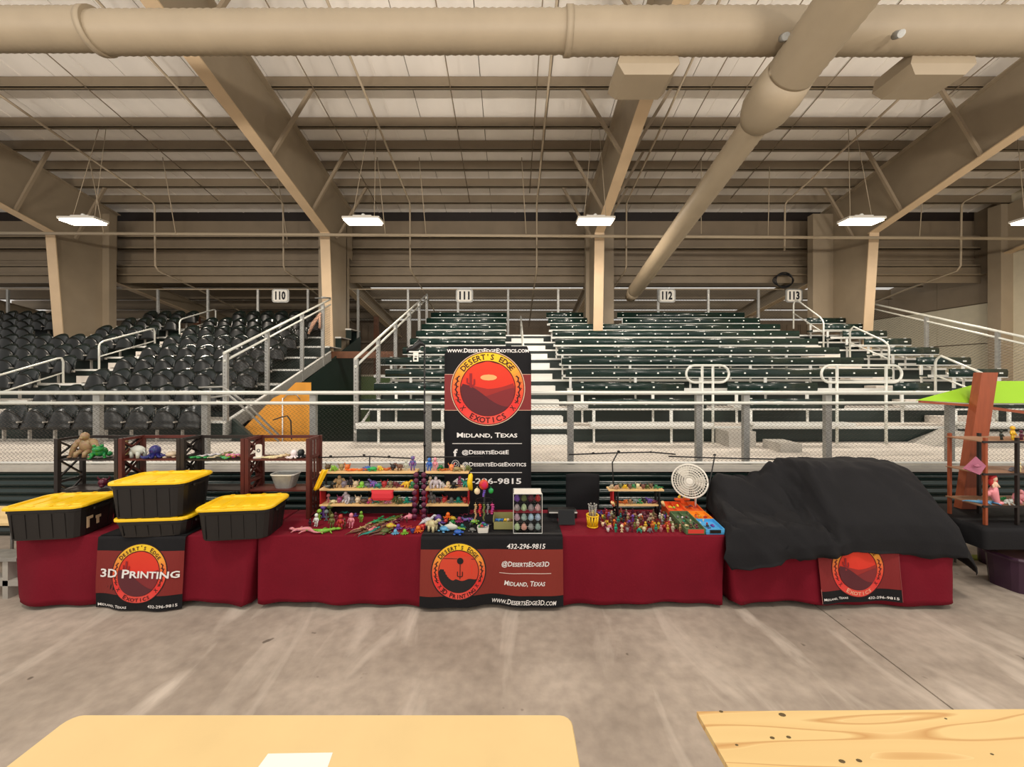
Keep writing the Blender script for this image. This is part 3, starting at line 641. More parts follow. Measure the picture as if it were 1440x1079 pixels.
# ------------------------------------------------------------------ lettering and print
_tc = {}
def glyphs(s, caps=True, bold=.012):
    key = (s, caps, bold)
    if key in _tc: return _tc[key]
    cu = bpy.data.curves.new('t', 'FONT'); cu.body = s; cu.offset = bold; cu.resolution_u = 2; cu.small_caps_scale = .8
    if caps:
        for i in range(len(s)): cu.body_format[i].use_small_caps = True
    o = bpy.data.objects.new('t', cu); C.objects.link(o)
    bpy.context.view_layer.update()
    me = o.evaluated_get(bpy.context.evaluated_depsgraph_get()).to_mesh()
    vs = [(v.co.x, v.co.y) for v in me.vertices]; fs = [tuple(p.vertices) for p in me.polygons]
    o.to_mesh_clear(); bpy.data.objects.remove(o); bpy.data.curves.remove(cu)
    x0 = min(v[0] for v in vs); x1 = max(v[0] for v in vs); y1 = .7
    _tc[key] = (vs, fs, x0, x1); return _tc[key]
class Art:
    """flat print drawn in the photo's pixel units on a surface; fn(px, py, layer) gives the 3D point"""
    def __init__(s, fn, par=None): s.m = MB(); s.fn = fn; s.par = par
    def flush(s):                                                # each line of lettering is an object of its own
        if s.par and s.m.v: s.m.build('lettering', M['print'], s.par)
        if s.par: s.m = MB()
    def poly(s, pts, col, layer=1): s.m.add([s.fn(x, y, layer) for x, y in pts], [tuple(range(len(pts)))], L(col)); return s
    def rect(s, x0, x1, y0, y1, col, layer=1, n=14):
        for i in range(n):
            a = x0+(x1-x0)*i/n; b = x0+(x1-x0)*(i+1)/n
            for j in range(3):
                c = y0+(y1-y0)*j/3; d = y0+(y1-y0)*(j+1)/3
                s.poly([(a,d),(b,d),(b,c),(a,c)], col, layer)
    def disc(s, cx, cy, r, col, layer, n=32, ry=None, grad=None):
        ry = ry or r; N = 14
        for i in range(N):
            u0 = -1+2*i/N; u1 = -1+2*(i+1)/N; a = math.sqrt(max(0,1-u0*u0)); b = math.sqrt(max(0,1-u1*u1))
            cc = col if not grad else grad((u0+u1)/2)
            M_ = 6
            for k in range(M_):
                f0 = -1+2*k/M_; f1 = -1+2*(k+1)/M_
                s.poly([(cx+f0*b*r, cy+u1*ry),(cx+f1*b*r, cy+u1*ry),(cx+f1*a*r, cy+u0*ry),(cx+f0*a*r, cy+u0*ry)], cc, layer)
    def ring(s, cx, cy, r0, r1, col, layer, n=64, grad=None):
        for k in range(n):
            a = 2*PI*k/n; b = 2*PI*(k+1)/n
            cc = grad(-math.cos((a+b)/2)) if grad else col      # angle from the top, -1 top .. 1 bottom
            s.poly([(cx+r*math.sin(t), cy-r*math.cos(t)) for r, t in ((r0,a),(r0,b),(r1,b),(r1,a))], cc, layer)
    def hill(s, cx, cy, R, h, col, layer, n=24):                # fills the disc below the line h(u), u in -1..1, v down
        for i in range(n):
            u0 = -1+2*i/n; u1 = -1+2*(i+1)/n; q = []
            for u in (u0, u1):
                e = math.sqrt(max(0, 1-u*u)); t = max(-e, min(e, h(u))); q.append((u, t, e))
            s.poly([(cx+q[0][0]*R, cy+q[0][2]*R), (cx+q[1][0]*R, cy+q[1][2]*R), (cx+q[1][0]*R, cy+q[1][1]*R), (cx+q[0][0]*R, cy+q[0][1]*R)], col, layer)
    def text(s, t, cx, cy, w, h, col, layer=3, caps=True, bold=.014, shear=0):
        s.flush()
        vs, fs, x0, x1 = glyphs(t, caps, bold); k = w/(x1-x0)
        out = [s.fn(cx+((x-(x0+x1)/2)*k)+shear*(y-.35)*h/.7, cy-(y-.35)*h/.7, layer) for x, y in vs]
        s.m.add(out, fs, L(col))
    def arc(s, t, cx, cy, R, a0, a1, h, col, layer=3, flip=False, caps=True, bold=.02, wide=1.0):
        s.flush()
        n = len(t)
        for i, ch in enumerate(t):
            if ch == ' ': continue
            a = math.radians(a0+(a1-a0)*i/(n-1)); vs, fs, x0, x1 = glyphs(ch, caps, bold)
            sc_ = h/.7; out = []
            for x, y in vs:
                lx = (x-(x0+x1)/2)*sc_*wide; ly = (y-.35)*sc_
                if flip:
                    # upright letters along the bottom of the ring
                    ux, uy = -math.cos(a), -math.sin(a)         # reading direction
                    ox, oy = -math.sin(a), math.cos(a)          # up (towards the centre)
                    px = cx+R*math.sin(a)+ux*lx+ox*ly; py = cy-R*math.cos(a)+uy*lx+oy*ly
                else:
                    px = cx+R*math.sin(a)+math.cos(a)*lx+math.sin(a)*ly
                    py = cy-R*math.cos(a)+math.sin(a)*lx-math.cos(a)*ly
                out.append(s.fn(px, py, layer))
            s.m.add(out, fs, L(col))
    def stroke(s, pts, w, col, layer=3):
        for (xa, ya), (xb, yb) in zip(pts, pts[1:]):
            d = math.hypot(xb-xa, yb-ya) or 1; nx, ny = -(yb-ya)/d*w/2, (xb-xa)/d*w/2
            s.poly([(xa-nx,ya-ny),(xb-nx,yb-ny),(xb+nx,yb+ny),(xa+nx,ya+ny)], col, layer)
def lerp3(a, b, t): return tuple(a[i]+(b[i]-a[i])*t for i in range(3))
def ringgrad(v):
    stops = [(-1, (248,208,40)), (-.55, (244,168,56)), (0, (236,96,56)), (.5, (232,52,48)), (1, (236,84,72))]
    for (a, ca), (b, cb) in zip(stops, stops[1:]):
        if v <= b: return lerp3(ca, cb, (v-a)/(b-a))
    return stops[-1][1]
def lizards(A, cx, cy, R, k, col):
    for sgn in (-1, 1):
        for q in range(2):
            pts = []
            for i in range(11):
                a = math.radians(sgn*(66+i*5.2)); r = R+(1 if i % 2 else -1)*k*(.55 if q == 0 else .2)
                pts.append((cx+r*math.sin(a), cy-r*math.cos(a)))
            A.stroke(pts, k*(.28 if q == 0 else .5), col)
        for i in (2, 4, 7, 9):
            a = math.radians(sgn*(66+i*5.2)); A.stroke([(cx+(R-k)*math.sin(a), cy-(R-k)*math.cos(a)), (cx+(R+k)*math.sin(a+.06), cy-(R+k)*math.cos(a+.06))], k*.25, col)
        a = math.radians(sgn*128)
        for d in (-.05, .05): A.stroke([(cx+(R-k)*math.sin(a+d), cy-(R-k)*math.cos(a+d)), (cx+(R+k)*math.sin(a-d), cy-(R+k)*math.cos(a-d))], k*.3, col)
def desert(A, cx, cy, R, Ri, dark=(60,30,38), sun=True, scene='hills'):
    A.ring(cx, cy, Ri, R, None, 2, grad=ringgrad)
    A.ring(cx, cy, Ri-.6, Ri+.6, (90,20,20), 3)
    A.disc(cx, cy, Ri, None, 2, grad=lambda v: lerp3((224,62,34), (226,44,38), (v+1)/2))
    if scene == 'hills':
        A.hill(cx, cy, Ri, lambda u: .02-.22*max(0, u)+.1*math.sin(2.2*u+.6)-.06, (160,44,40), 3)
        A.hill(cx, cy, Ri, lambda u: .20-.12*u+.12*math.sin(2.0*u+2.6), (132,40,44), 4)
        A.hill(cx, cy, Ri, lambda u: .30+.42*u+.12*math.sin(3*u+.4), (92,34,42), 5)
        if sun:
            A.disc(cx+Ri*.03, cy-Ri*.40, Ri*.30, (236,176,112), 4, ry=Ri*.11)
        x = cx-Ri*.62; A.stroke([(x, cy-Ri*.55), (x, cy+Ri*.05)], Ri*.09, (150,36,40), 5)
        A.stroke([(x-Ri*.13, cy-Ri*.38), (x-Ri*.13, cy-Ri*.2), (x, cy-Ri*.16)], Ri*.06, (150,36,40), 5)
        A.stroke([(x+Ri*.13, cy-Ri*.34), (x+Ri*.13, cy-Ri*.14), (x, cy-Ri*.08)], Ri*.06, (150,36,40), 5)
    else:
        A.hill(cx, cy, Ri, lambda u: -.72+.0*u, (214,70,46), 3)
        A.hill(cx, cy, Ri, lambda u: (-.12+.10*(u+1) if u < -.7 else -.09+1.1*(u+.7) if u < -.25 else .405+.04*math.sin(9*u)-.12*max(0,u-.4)), (30,26,28), 4)
        A.stroke([(cx-Ri*.78, cy-Ri*.62), (cx+Ri*.78, cy-Ri*.58)], .8, (40,24,26), 4)
        A.disc(cx+Ri*.08, cy-Ri*.50, Ri*.16, (24,20,22), 5)
        A.stroke([(cx+Ri*.08, cy-Ri*.5), (cx+Ri*.08, cy+Ri*.36)], 1.0, (24,20,22), 5)
        for dx in (-.05, .2): A.stroke([(cx+Ri*dx, cy), (cx+Ri*dx, cy+Ri*.22), (cx+Ri*.08, cy+Ri*.26)], 1.2, (24,20,22), 5)
    lizards(A, cx, cy, (R+Ri)/2, (R-Ri)*.3, dark)

# ------------------------------------------------------------------ tables and cloths
ZT = .74
def folding_table(x0, x1, y0, y1, label, top='tabletop', corner=.06, zt_=ZT, legs=True):
    t = thing('folding_table', label, 'table', ((x0+x1)/2, (y0+y1)/2, 0), 0, 'folding tables')
    w_, d = x1-x0, y1-y0
    MB().loft([rr(w_-.012,d-.012,corner,zt_-.042,4), rr(w_,d,corner,zt_-.036,4), rr(w_,d,corner,zt_-.006,4), rr(w_-.01,d-.01,corner,zt_,4)]).build('tabletop', M[top], t)
    for sx in (-1, 1):
        for sy in (-1, 1):
            x = sx*(w_/2-.28); y = sy*(d/2-.12)
            MB().tube([(x,y,.0),(x,y,zt_-.04)], .014, 6).build('leg', M['greyleg'], t)
        MB().tube([(sx*(w_/2-.28),-d/2+.12,.18),(sx*(w_/2-.28),d/2-.12,.18)], .012, 6).build('stretcher', M['greyleg'], t)
    return t
XT = [(-5.30,-2.765), (-2.70,-.23), (-.18,2.27), (2.33,4.73)]
YT0, YT1 = 4.16, 4.90
nm = ['beneath the cloth at the far left', 'beneath the cloth with the shelf of toys', 'beneath the cloth with the small figures', 'beneath the black cover']
for (a, b_), n_ in zip(XT, nm): folding_table(a+.03, b_-.03, YT0, YT1, 'folding table hidden '+n_)
def frontY(X, Z, amp=.03):
    t = max(0, min(1, 1-Z/.75)); ph = .0
    return 4.13-.065*t**.8+.018*t*noise.noise(Vector((X*2.6+Z, Z*2.2, 3.3)))-amp*t*(math.sin(X*6.1+.5*math.sin(X*2.3))+.5*math.sin(X*13.7+1.3))
def cloth(x0, x1, label, seed, zb=.03):
    rnd = random.Random(seed); o = thing  # perimeter loop, going round the table
    P = []; r = .05
    def side(ax, ay, bx, by, n):
        for i in range(n): P.append((ax+(bx-ax)*i/n, ay+(by-ay)*i/n))
    side(x0, 4.13, x1, 4.13, 56); side(x1, 4.13, x1, 4.93, 14); side(x1, 4.93, x0, 4.93, 30); side(x0, 4.93, x0, 4.13, 14)
    m = MB(); n = len(P); rows = [(.747, 0), (.738, .012), (.70, .016), (.6, .03), (.48, .045), (.34, .055), (.2, .065), (.1, .07), (zb, .072)]
    cx, cy = (x0+x1)/2, 4.53; rings = []
    rings.append([(cx+(x-cx)*.97, cy+(y-cy)*.95, .748) for x, y in P])
    for z, fl in rows:
        ring = []
        for i, (x, y) in enumerate(P):
            t = 1-z/.75; nx = 0; ny = 0
            if i < 56: ny = -1
            elif i < 70: nx = 1
            elif i < 100: ny = 1
            else: nx = -1
            if ny == -1:
                yy = frontY(x, z); e = min(abs(x-x0), abs(x-x1)); k = max(0, 1-e/.10)
                xx = x+(-1 if abs(x-x0) < .1 else 1 if abs(x-x1) < .1 else 0)*-.05*k*t; yy += .02*k*t
                zz = z+(.02+.02*math.sin(x*3.1+seed))*(z < .05)+ (.03*k if z < .15 else 0)
                ring.append((xx, yy, zz))
            else:
                wv = .018*t*math.sin((x+y)*17+seed); q = fl*.25
                ring.append((x+nx*(.004+wv*.3)-nx*.05*t*(1 if abs(y-4.13) < .15 else .2), y+ny*(q+wv), z))
        rings.append(ring)
    m.loft([r_ for r_ in rings], (True, False), None, True)
    o = m.build('tablecloth', M['burg']); tag(o, label, 'tablecloth', 'burgundy tablecloths')
    so = o.modifiers.new('s', 'SOLIDIFY'); so.thickness = .004; so.offset = 1
    return o
cl = ['burgundy tablecloth on the leftmost table, under the yellow-lidded totes', 'burgundy tablecloth under the pine toy shelf and dragon toys', 'burgundy tablecloth under the rows of tiny figures and the fan', 'burgundy tablecloth on the rightmost table, half under a black cover']
for i, ((a, b_), lb) in enumerate(zip(XT, cl)): cloth(a-.02, b_+.02, lb, i*1.7)

def hang(px, py, layer, off=.026):                     # point of a banner hanging on the cloth fronts
    Y = 4.06; X = PX(px, Y); Z = PZ(py, Y)
    if Z > .757: return (X, 4.115+(Z-.757)*3.0, .757+.0012*layer)      # folds back over the table top
    return (X, frontY(X, min(Z,.73))-off-.0012-.0016*layer-.006*min(1, max(0,(.757-Z)/.02)), Z)
def banner_cloth(t, x0, x1, y0, y1, off=.026, over=None):
    def fn(u, v):
        return hang(x0+(x1-x0)*u, y0+(y1-y0)*v, 0, off)
    MB().grid(fn, 80, 30).build('banner_cloth', M['black'], t)
    if over:
        Xa, Xb = PX(x0, 4.06), PX(x1, 4.06)
        MB().grid(lambda u, v: (Xa+(Xb-Xa)*u, 4.115+(over-4.115)*v, .7575), 8, 6).build('runner', M['black'], t)
W = (240,238,236)
# centre banner
bt = thing('banner', 'wide black and red hanging banner for 3D printing at the centre of the tables', 'banner', (0,0,0))
banner_cloth(bt, 591, 792, 752.5, 851, over=4.78)
A = Art(hang)
A.rect(591, 792, 774, 836, (132,42,32), 1, 36)
A.rect(591, 792, 753.5, 754.2, (60,60,60), 1, 20)
A.ring(645, 803, 37, 38.6, (30,24,24), 2)
desert(A, 645, 803, 37, 28, (40,24,24), scene='pump')
A.m.build('emblem', M['print'], bt)
A = Art(hang, bt)
A.arc("Desert's Edge", 645, 803, 32.6, -52, 52, 6.2, (40,22,20), 4, wide=.95)
A.arc("3D Printing", 645, 803, 32.6, 222, 140, 6.2, (50,16,18), 4, flip=True, wide=.95)
A.text("432-296-9815", 740, 769.5, 54, 6.6, W, 3, shear=.18)
A.text("@DesertsEdge3D", 739, 793.5, 67, 6.6, W, 3, shear=.18)
A.stroke([(702+i*7.3, 806.2+.3*math.sin(i)) for i in range(11)], .9, (226,200,190), 3)
A.text("Midland, Texas", 738, 819.5, 57, 6.6, W, 3, shear=.18)
A.text("www.DesertsEdge3D.com", 736.5, 844.5, 90, 6.6, W, 3, shear=.18)
A.m.build('lettering', M['print'], bt)
# left banner
bt = thing('banner', 'square black and red banner reading 3D Printing on the leftmost table', 'banner', (0,0,0))
banner_cloth(bt, 133, 257, 754, 855, over=4.7)
A = Art(hang)
A.rect(133, 257, 776, 835, (128,34,30), 1, 24)
A.ring(197, 806, 39, 40.4, (40,14,16), 2)
desert(A, 197, 806, 39, 30, (70,20,22), sun=False)
A.m.build('emblem', M['print'], bt)
A = Art(hang, bt)
A.arc("Desert's Edge", 197, 806, 34.6, -52, 52, 5.6, (70,30,26), 4)
A.arc("Exotics", 197, 806, 34.6, 208, 152, 5.6, (90,20,24), 4, flip=True, wide=1.2)
A.text("3D Printing", 197, 806, 113, 11, W, 7, bold=.02)
A.text("Midland, Texas", 160, 850.5, 48, 3.8, W, 3); A.text("432-296-9815", 233, 849, 38, 3.8, W, 3)
A.m.build('lettering', M['print'], bt)
# right banner, its top hidden under the black cover
bt = thing('banner', 'red banner with a round desert emblem on the rightmost table under the black cover', 'banner', (0,0,0))
banner_cloth(bt, 1150, 1266, 760, 846)
A = Art(hang)
A.rect(1150, 1266, 762, 829, (130,30,32), 1, 24)
A.ring(1207, 801, 37.4, 38.6, (70,10,14), 2)
desert(A, 1207, 801, 37.4, 28, (100,20,24), sun=False)
A.stroke([(1150.4, 762), (1150.4, 845)], .6, (190,120,110), 3); A.stroke([(1265.6, 762), (1265.6, 845)], .6, (150,70,70), 3)
A.m.build('emblem', M['print'], bt)
A = Art(hang, bt)
A.arc("Desert's Edge", 1207, 801, 32.6, -52, 52, 5.6, (120,40,30), 4)
A.arc("Exotics", 1207, 801, 32.6, 208, 152, 5.6, (240,180,150), 4, flip=True, wide=1.2)
A.text("Midland, Texas", 1172, 839.5, 38, 3.2, W, 3); A.text("432-296-9815", 1241, 841, 42, 3.4, W, 3)
A.m.build('lettering', M['print'], bt)
# tall retractable banner
YR = 5.2
def flat(px, py, layer): return (PX(px, YR), YR-.004-.0015*layer+.012*math.sin((py-480)/60), PZ(py, YR))
bt = thing('retractable_banner', 'tall black retractable banner with a red desert emblem behind the toy shelf', 'banner', (0,0,0))
m = MB(); n = 24; x0, x1, y0, y1 = 625, 747, 487, 780; rows = []
for j in range(n+1):
    py = y0+(y1-y0)*j/n; ins = 0
    if py-y0 < 6: ins = 6-math.sqrt(max(0, 36-(6-(py-y0))**2))
    for i in range(9): rows.append(flat(x0+ins+(x1-x0-2*ins)*i/8, py, 0))
m.add(rows, [(j*9+i+9, j*9+i+10, j*9+i+1, j*9+i) for j in range(n) for i in range(8)], None, True)
o = m.build('banner_cloth', M['black'], bt); so = o.modifiers.new('s', 'SOLIDIFY'); so.thickness = .004; so.offset = -1
A = Art(flat)
A.rect(625, 747, 527, 577, (128,42,44), 1)
for y in (526.6, 577.2): A.stroke([(625.5, y), (746.5, y)], .7, (214,170,150), 2)
A.ring(686, 546.5, 51.3, 52.4, (236,200,170), 2); A.ring(686, 546.5, 50.4, 51.4, (60,16,20), 3)
desert(A, 686, 546.5, 50.6, 38.6, (60,24,26))
A.m.build('emblem', M['print'], bt)
A = Art(flat, bt)
A.arc("DESERT'S EDGE", 686, 546.5, 44.6, -50, 50, 7.6, (60,26,22), 4, caps=False)
A.arc("EXOTICS", 686, 546.5, 44.6, 210, 150, 7.6, (60,16,20), 4, flip=True, caps=False)
A.text("www.DesertsEdgeExotics.com", 686, 493, 115, 5.6, W, 2, bold=.02)
A.text("Midland, Texas", 685, 612, 85, 6.6, W, 2, bold=.02)
A.stroke([(636,624),(734,624)], 1.0, (214,210,208), 2)
A.text("f", 640.5, 637, 6, 10, W, 2, caps=False, bold=.03)
A.text("@DesertsEdgeE", 682.5, 636, 66, 5.6, W, 2, bold=.02)
A.ring(640.5, 652.5, 2.0, 2.9, (200,198,196), 2, 20); A.ring(640.5, 652.5, 4.6, 5.5, (200,198,196), 2, 20)
A.text("@DesertsEdgeExotics", 695, 653, 90, 5.6, W, 2, bold=.02)
A.stroke([(640,664.6),(734,664.6)], 1.0, (214,210,208), 2)
A.text("432-296-9815", 685, 676.5, 96, 7.6, W, 2, bold=.02)
A.m.build('lettering', M['print'], bt)
MB().box(PX(622,YR), PX(750,YR), YR-.08, YR+.08, 0, .07).box(PX(640,YR), PX(650,YR), YR-.14, YR+.14, 0, .02).box(PX(722,YR), PX(732,YR), YR-.14, YR+.14, 0, .02).build('base', M['alu'], bt)
MB().tube([(PX(686,YR), YR+.04, .05), (PX(686,YR), YR+.04, PZ(488,YR))], .012, 6).build('support_pole', M['alu'], bt)
# section number signs
for px, tx in ((396,'110'), (653.5,'111'), (937,'112'), (1115,'113')):
    X = PX(px, YB); z = PZ(416.5, YB); s_ = YB/F
    t = thing('section_sign', 'white number sign reading %s on the back fence, %s' % (tx, {'110':'above the stadium chairs','111':'left of the bleacher stair','112':'right of the round sloping duct','113':'under the cable coil'}[tx]), 'sign', (X, YB-.07, z), 0, 'section number signs')
    MB().loft([[(x, y, zz) for x, zz, _ in [(p[0], p[1], 0) for p in rr(24*s_, 19*s_, .1, 0)]] for y in (.03, 0)]).build('sign_frame', M['galv'], t)
    MB().loft([[(p[0], y, p[1]) for p in rr(20*s_, 16*s_, .08, 0)] for y in (0, -.012)]).build('sign_face', M['white'], t)
    fn = lambda a, b_, l: (a*s_, -.014-.002*l, -b_*s_)
    A = Art(fn); A.text(tx, 0, -.3, 14.5, 10.5, (26,26,34), 0, caps=False, bold=.045); A.m.build('lettering', M['print'], t)

# ------------------------------------------------------------------ foreground tables
t = folding_table(PX(103,1.962), PX(803,1.962), 1.2, 1.962, 'beige laminate folding table in the near left foreground', corner=.055)
t = thing('plywood_table', 'raw plywood table top with knots in the near right foreground', 'table', (2.3, 1.58, 0))
MB().add([(-1.335,-.45,ZT-.03),(1.2,-.45,ZT-.03),(1.2,.42,ZT-.03),(-1.35,.40,ZT-.03),(-1.335,-.45,ZT),(1.2,-.45,ZT),(1.2,.42,ZT),(-1.35,.40,ZT)],
    [(0,3,2,1),(4,5,6,7),(0,1,5,4),(1,2,6,5),(2,3,7,6),(3,0,4,7)]).build('tabletop', M['ply'], t)
kn = mat('wood_knots', (92, 74, 40), .7); k = MB(); s2 = 1.98/F
for px, py, r in ((1086,1038,3.2),(1109,1037,3.2),(1100,1005.5,5),(1184,1071,4),(1208,1070,3.6),(1036,1048,2.2),(1014,1001,3),(1395,1061,2.2),(1330,1011,2)):
    Y = (H-ZT)*F/(py-CY); X = PX(px, Y); k.loft([[(X-2.3+r*s2*math.cos(a*PI/4), Y-1.58+r*.62*s2*math.sin(a*PI/4), z) for a in range(8)] for z in (ZT-.002, ZT+.0006)])
tag(k.build('knots', kn, t), 'dark knots and plugs in the plywood', kind='stuff')
for sx in (-1.2, 1.05):
    for sy in (-.35, .32): MB().box(sx-.02, sx+.02, sy-.04, sy+.04, 0, ZT-.03).build('leg', M['ply'], t)
a = [(368,1079.5),(384,1060.5),(468,1059),(459,1079.5)]
q = []
for px, py in ((377,1060.5),(468,1059),(452,1104),(345,1104)):
    Y = (H-ZT)*F/(py-CY); q.append((PX(px,Y), Y))
m = MB(); m.add([(x,y,z) for z in (ZT+.0005, ZT+.0014) for x, y in q], [(0,1,2,3),(7,6,5,4),(0,4,5,1),(1,5,6,2),(2,6,7,3),(3,7,4,0)])
tag(m.build('paper_sheet', M['paper']), 'blank white paper sheet lying on the beige folding table', 'paper')
folding_table(-8.4, -5.75, 4.52, 5.1, 'pale wooden table cut by the left edge, behind the leftmost tote')
b = thing('metal_bench', 'grey metal bench seat standing low at the left edge', 'bench', (-6.4, 4.35, 0))
MB().box(-.9, .95, -.12, .1, .42, .46).build('seat', M['galv'], b); MB().box(-.9,.95,-.1,.08,.14,.2).build('stretcher', M['curb'], b)
for x in (-.7, .8): MB().box(x-.03,x+.03,-.1,.08,0,.42).build('leg', M['curb'], b)
# ------------------------------------------------------------------ totes
def tote(label, cx, cy, w_, d, h, rz, z0=ZT+.012, mark=False):
    t = thing('storage_tote', label, 'tote', (cx, cy, z0), rz, 'black totes with yellow lids')
    R = .09
    MB().loft([rr(w_*.84,d*.84,R,0), rr(w_*.86,d*.86,R,.01), rr(w_*.93,d*.93,R,h-.05), rr(w_*.95,d*.95,R,h-.045), rr(w_*.95,d*.95,R,h-.005)]).build('tote_body', M['blackpl'], t)
    m = MB()
    for k in range(5):
        x = (-.32+.16*k)*w_
        for s in (-1, 1): m.obox((x-.02, s*d*.427, .02), (x-.02, s*d*.462, h-.06), .012, .012, (0,1,0))
    for k in range(3):
        y = (-.22+.22*k)*d
        for s in (-1, 1): m.obox((s*w_*.427, y, .02), (s*w_*.462, y, h-.06), .012, .012, (1,0,0))
    tag(m.build('body_ribs', M['blackpl'], t), kind='stuff')
    lid = MB().loft([rr(w_*.97,d*.97,R,h-.014), rr(w_,d,R,h-.012), rr(w_,d,R,h+.006), rr(w_*.98,d*.98,R,h+.016), rr(w_*.90,d*.88,R*.8,h+.016), rr(w_*.88,d*.85,R*.7,h-.002)]).build('lid', M['yellow'], t)
    r_ = MB()
    for k in range(4): r_.loft([rr(w_*.13,d*.5,.02,h-.003,2,((-.3+.2*k)*w_,0)), rr(w_*.11,d*.47,.02,h+.006,2,((-.3+.2*k)*w_,0))])
    for k in range(4):
        for s in (-1, 1): r_.box((-.36+.22*k)*w_, (-.36+.22*k)*w_+.04, s*d*.455-.02, s*d*.455+.02, h+.015, h+.021)
    tag(r_.build('lid_ribs', M['yellow'], lid), kind='stuff')
    for s in (-1, 1): MB().loft([rr(.03,.2,.012,h-.07,2,(s*(w_*.485),0)), rr(.03,.2,.012,h-.045,2,(s*(w_*.485),0))]).build('handle', M['blackpl'], t)
    if mark:
        MB().box(w_*.466,w_*.470,-.16,-.13,.08,.20).box(w_*.466,w_*.470,-.13,-.09,.17,.2).box(w_*.468,w_*.472,-.06,.0,.15,.18).box(w_*.466,w_*.470,-.05,-.02,.09,.18).build('label', M['tanlt'], t)
    return t
tote('black tote with yellow lid standing alone at the left end of the tables', -4.93, 4.24, .76, .54, .335, .12, mark=True)
tote('shallow black tote with yellow lid at the bottom of the stack of two', -3.86, 4.30, .76, .5, .19, .09)
tote('black tote with yellow lid on top of the stack of two', -3.88, 4.28, .78, .52, .37, .10, z0=ZT+.012+.21)
tote('black tote with yellow lid in front of the red-brown rack, right of the stack', -2.93, 4.22, .76, .5, .325, .12)

# ------------------------------------------------------------------ folding racks on the tables
RT = PZ(617, 4.62)
def rack(label, x0, x1, mL, mR, lat='x', latr='x', shelves=(PZ(645,4.66), PZ(688,4.66)), shade='rack2'):
    t = thing('folding_rack', label, 'rack', (x0, 4.62, ZT+.012)); zt_ = RT-ZT-.012; w_ = x1-x0; d = .27
    for x, mm, kind in ((0, mL, lat), (w_, mR, latr)):
        e = MB()
        for y in (0, d): e.box(x-.022, x+.022, y-.02, y+.02, 0, zt_)
        e.build('side_posts', M[mm], t)
        e = MB()
        for z in (0, .16, .45, .74, zt_): e.box(x-.012, x+.012, 0, d, max(0, z-.03), z)
        tag(e.build('side_rungs', M[mm], t), kind='stuff')
        e = MB()
        if kind == 'x':
            for a, b_ in ((.47,.71), (.75,zt_-.03), (.18,.42)):
                e.obox((x,0,a),(x,d,b_),.018,.018); e.obox((x,0,b_),(x,d,a),.018,.018)
        else:
            for k in range(3): e.box(x-.008, x+.008, d*(k+1)/4-.012, d*(k+1)/4+.012, .03, zt_-.03)
        e.build('side_lattice', M[mm], t)
    for z in shelves: MB().box(.0, w_, 0, d, z-ZT-.03, z-ZT-.012).build('shelf', M[shade], t)
    MB().box(0, w_, d-.015, d+.01, zt_-.035, zt_).build('back_rail', M[shade], t)
    return t
rx = [PX(p, 4.62) for p in (81, 171, 258, 348, 434)]
rack('black folding rack with crossed side lattice behind the leftmost tote', rx[0], rx[1]-.05, 'rack1', 'rack1', shade='rack1')
rack('red-brown folding rack behind the stack of two totes', rx[1], rx[2]-.05, 'rack2', 'rack1')
rack('dark folding rack holding snakes, right of the stacked totes', rx[2], rx[3]-.05, 'rack1', 'rack2', shade='rack1')
rack('red-brown folding rack with slatted right side, beside the pine toy shelf', rx[3], rx[4], 'rack2', 'rack2', 'x', 'slat')

# ------------------------------------------------------------------ toys: one mesh per kind, coloured per object
def chain(m, pts, rs): 
    for i, (p, r) in enumerate(zip(pts, rs)): m.blob(p, r)
def T_dragon():
    m = MB(); n = 12; pts = [(-.5+i/11*1.0, .10*math.sin(i*.9), .10+.02*math.sin(i)) for i in range(n)]
    m.tube(pts, [.01,.02,.035,.05,.07,.09,.1,.095,.08,.06,.055,.05], 7)
    for i in range(2, 11): m.blob((pts[i][0], pts[i][1], pts[i][2]+.08), (.02,.012,.04))
    m.blob((.55,-.03,.15), (.11,.07,.07)); m.blob((.66,-.04,.13), (.06,.045,.035))
    for s in (-1, 1): m.tube([(.5,s*.04-.03,.2), (.42,s*.07-.03,.3)], [.02,.004], 5)
    for x in (-.1, .28):
        for s in (-1, 1): m.tube([(x,s*.05,.1), (x+.04,s*.17,.08), (x+.08,s*.18,.01)], [.035,.025,.02], 5)
    return m
def T_octopus():
    m = MB(); m.blob((0,0,.3), (.2,.19,.22), sub=2)
    for k in range(8):
        a = k*PI/4+.2; c, s = math.cos(a), math.sin(a)
        m.tube([(.1*c,.1*s,.15), (.25*c,.25*s,.05), (.38*c,.38*s,.05), (.46*c,.46*s,.11)], [.07,.055,.04,.02], 6)
    for s in (-1, 1): m.blob((s*.08,-.18,.3), .035)
    return m
def T_person():
    m = MB(); m.blob((0,0,.82), (.14,.13,.15), sub=2); m.tube([(0,0,.35),(0,0,.5),(0,0,.66)], [.11,.14,.10], 8)
    for s in (-1, 1):
        m.tube([(s*.07,0,.38),(s*.09,-.02,.2),(s*.09,-.02,.02)], [.07,.055,.05], 6); m.blob((s*.09,-.06,.03), (.05,.09,.035))
        m.tube([(s*.12,0,.62),(s*.2,-.02,.48),(s*.2,-.08,.36)], [.05,.04,.035], 6); m.blob((s*.2,-.09,.34), .045)
    return m
def T_skull():
    m = MB(); m.blob((0,0,.32), (.24,.27,.26), sub=2); m.blob((0,-.14,.14), (.15,.13,.13))
    for s in (-1, 1): m.blob((s*.1,-.24,.33), .05); m.tube([(s*.18,.05,.45),(s*.3,.05,.6),(s*.26,-.02,.72)], [.06,.035,.008], 6)
    return m
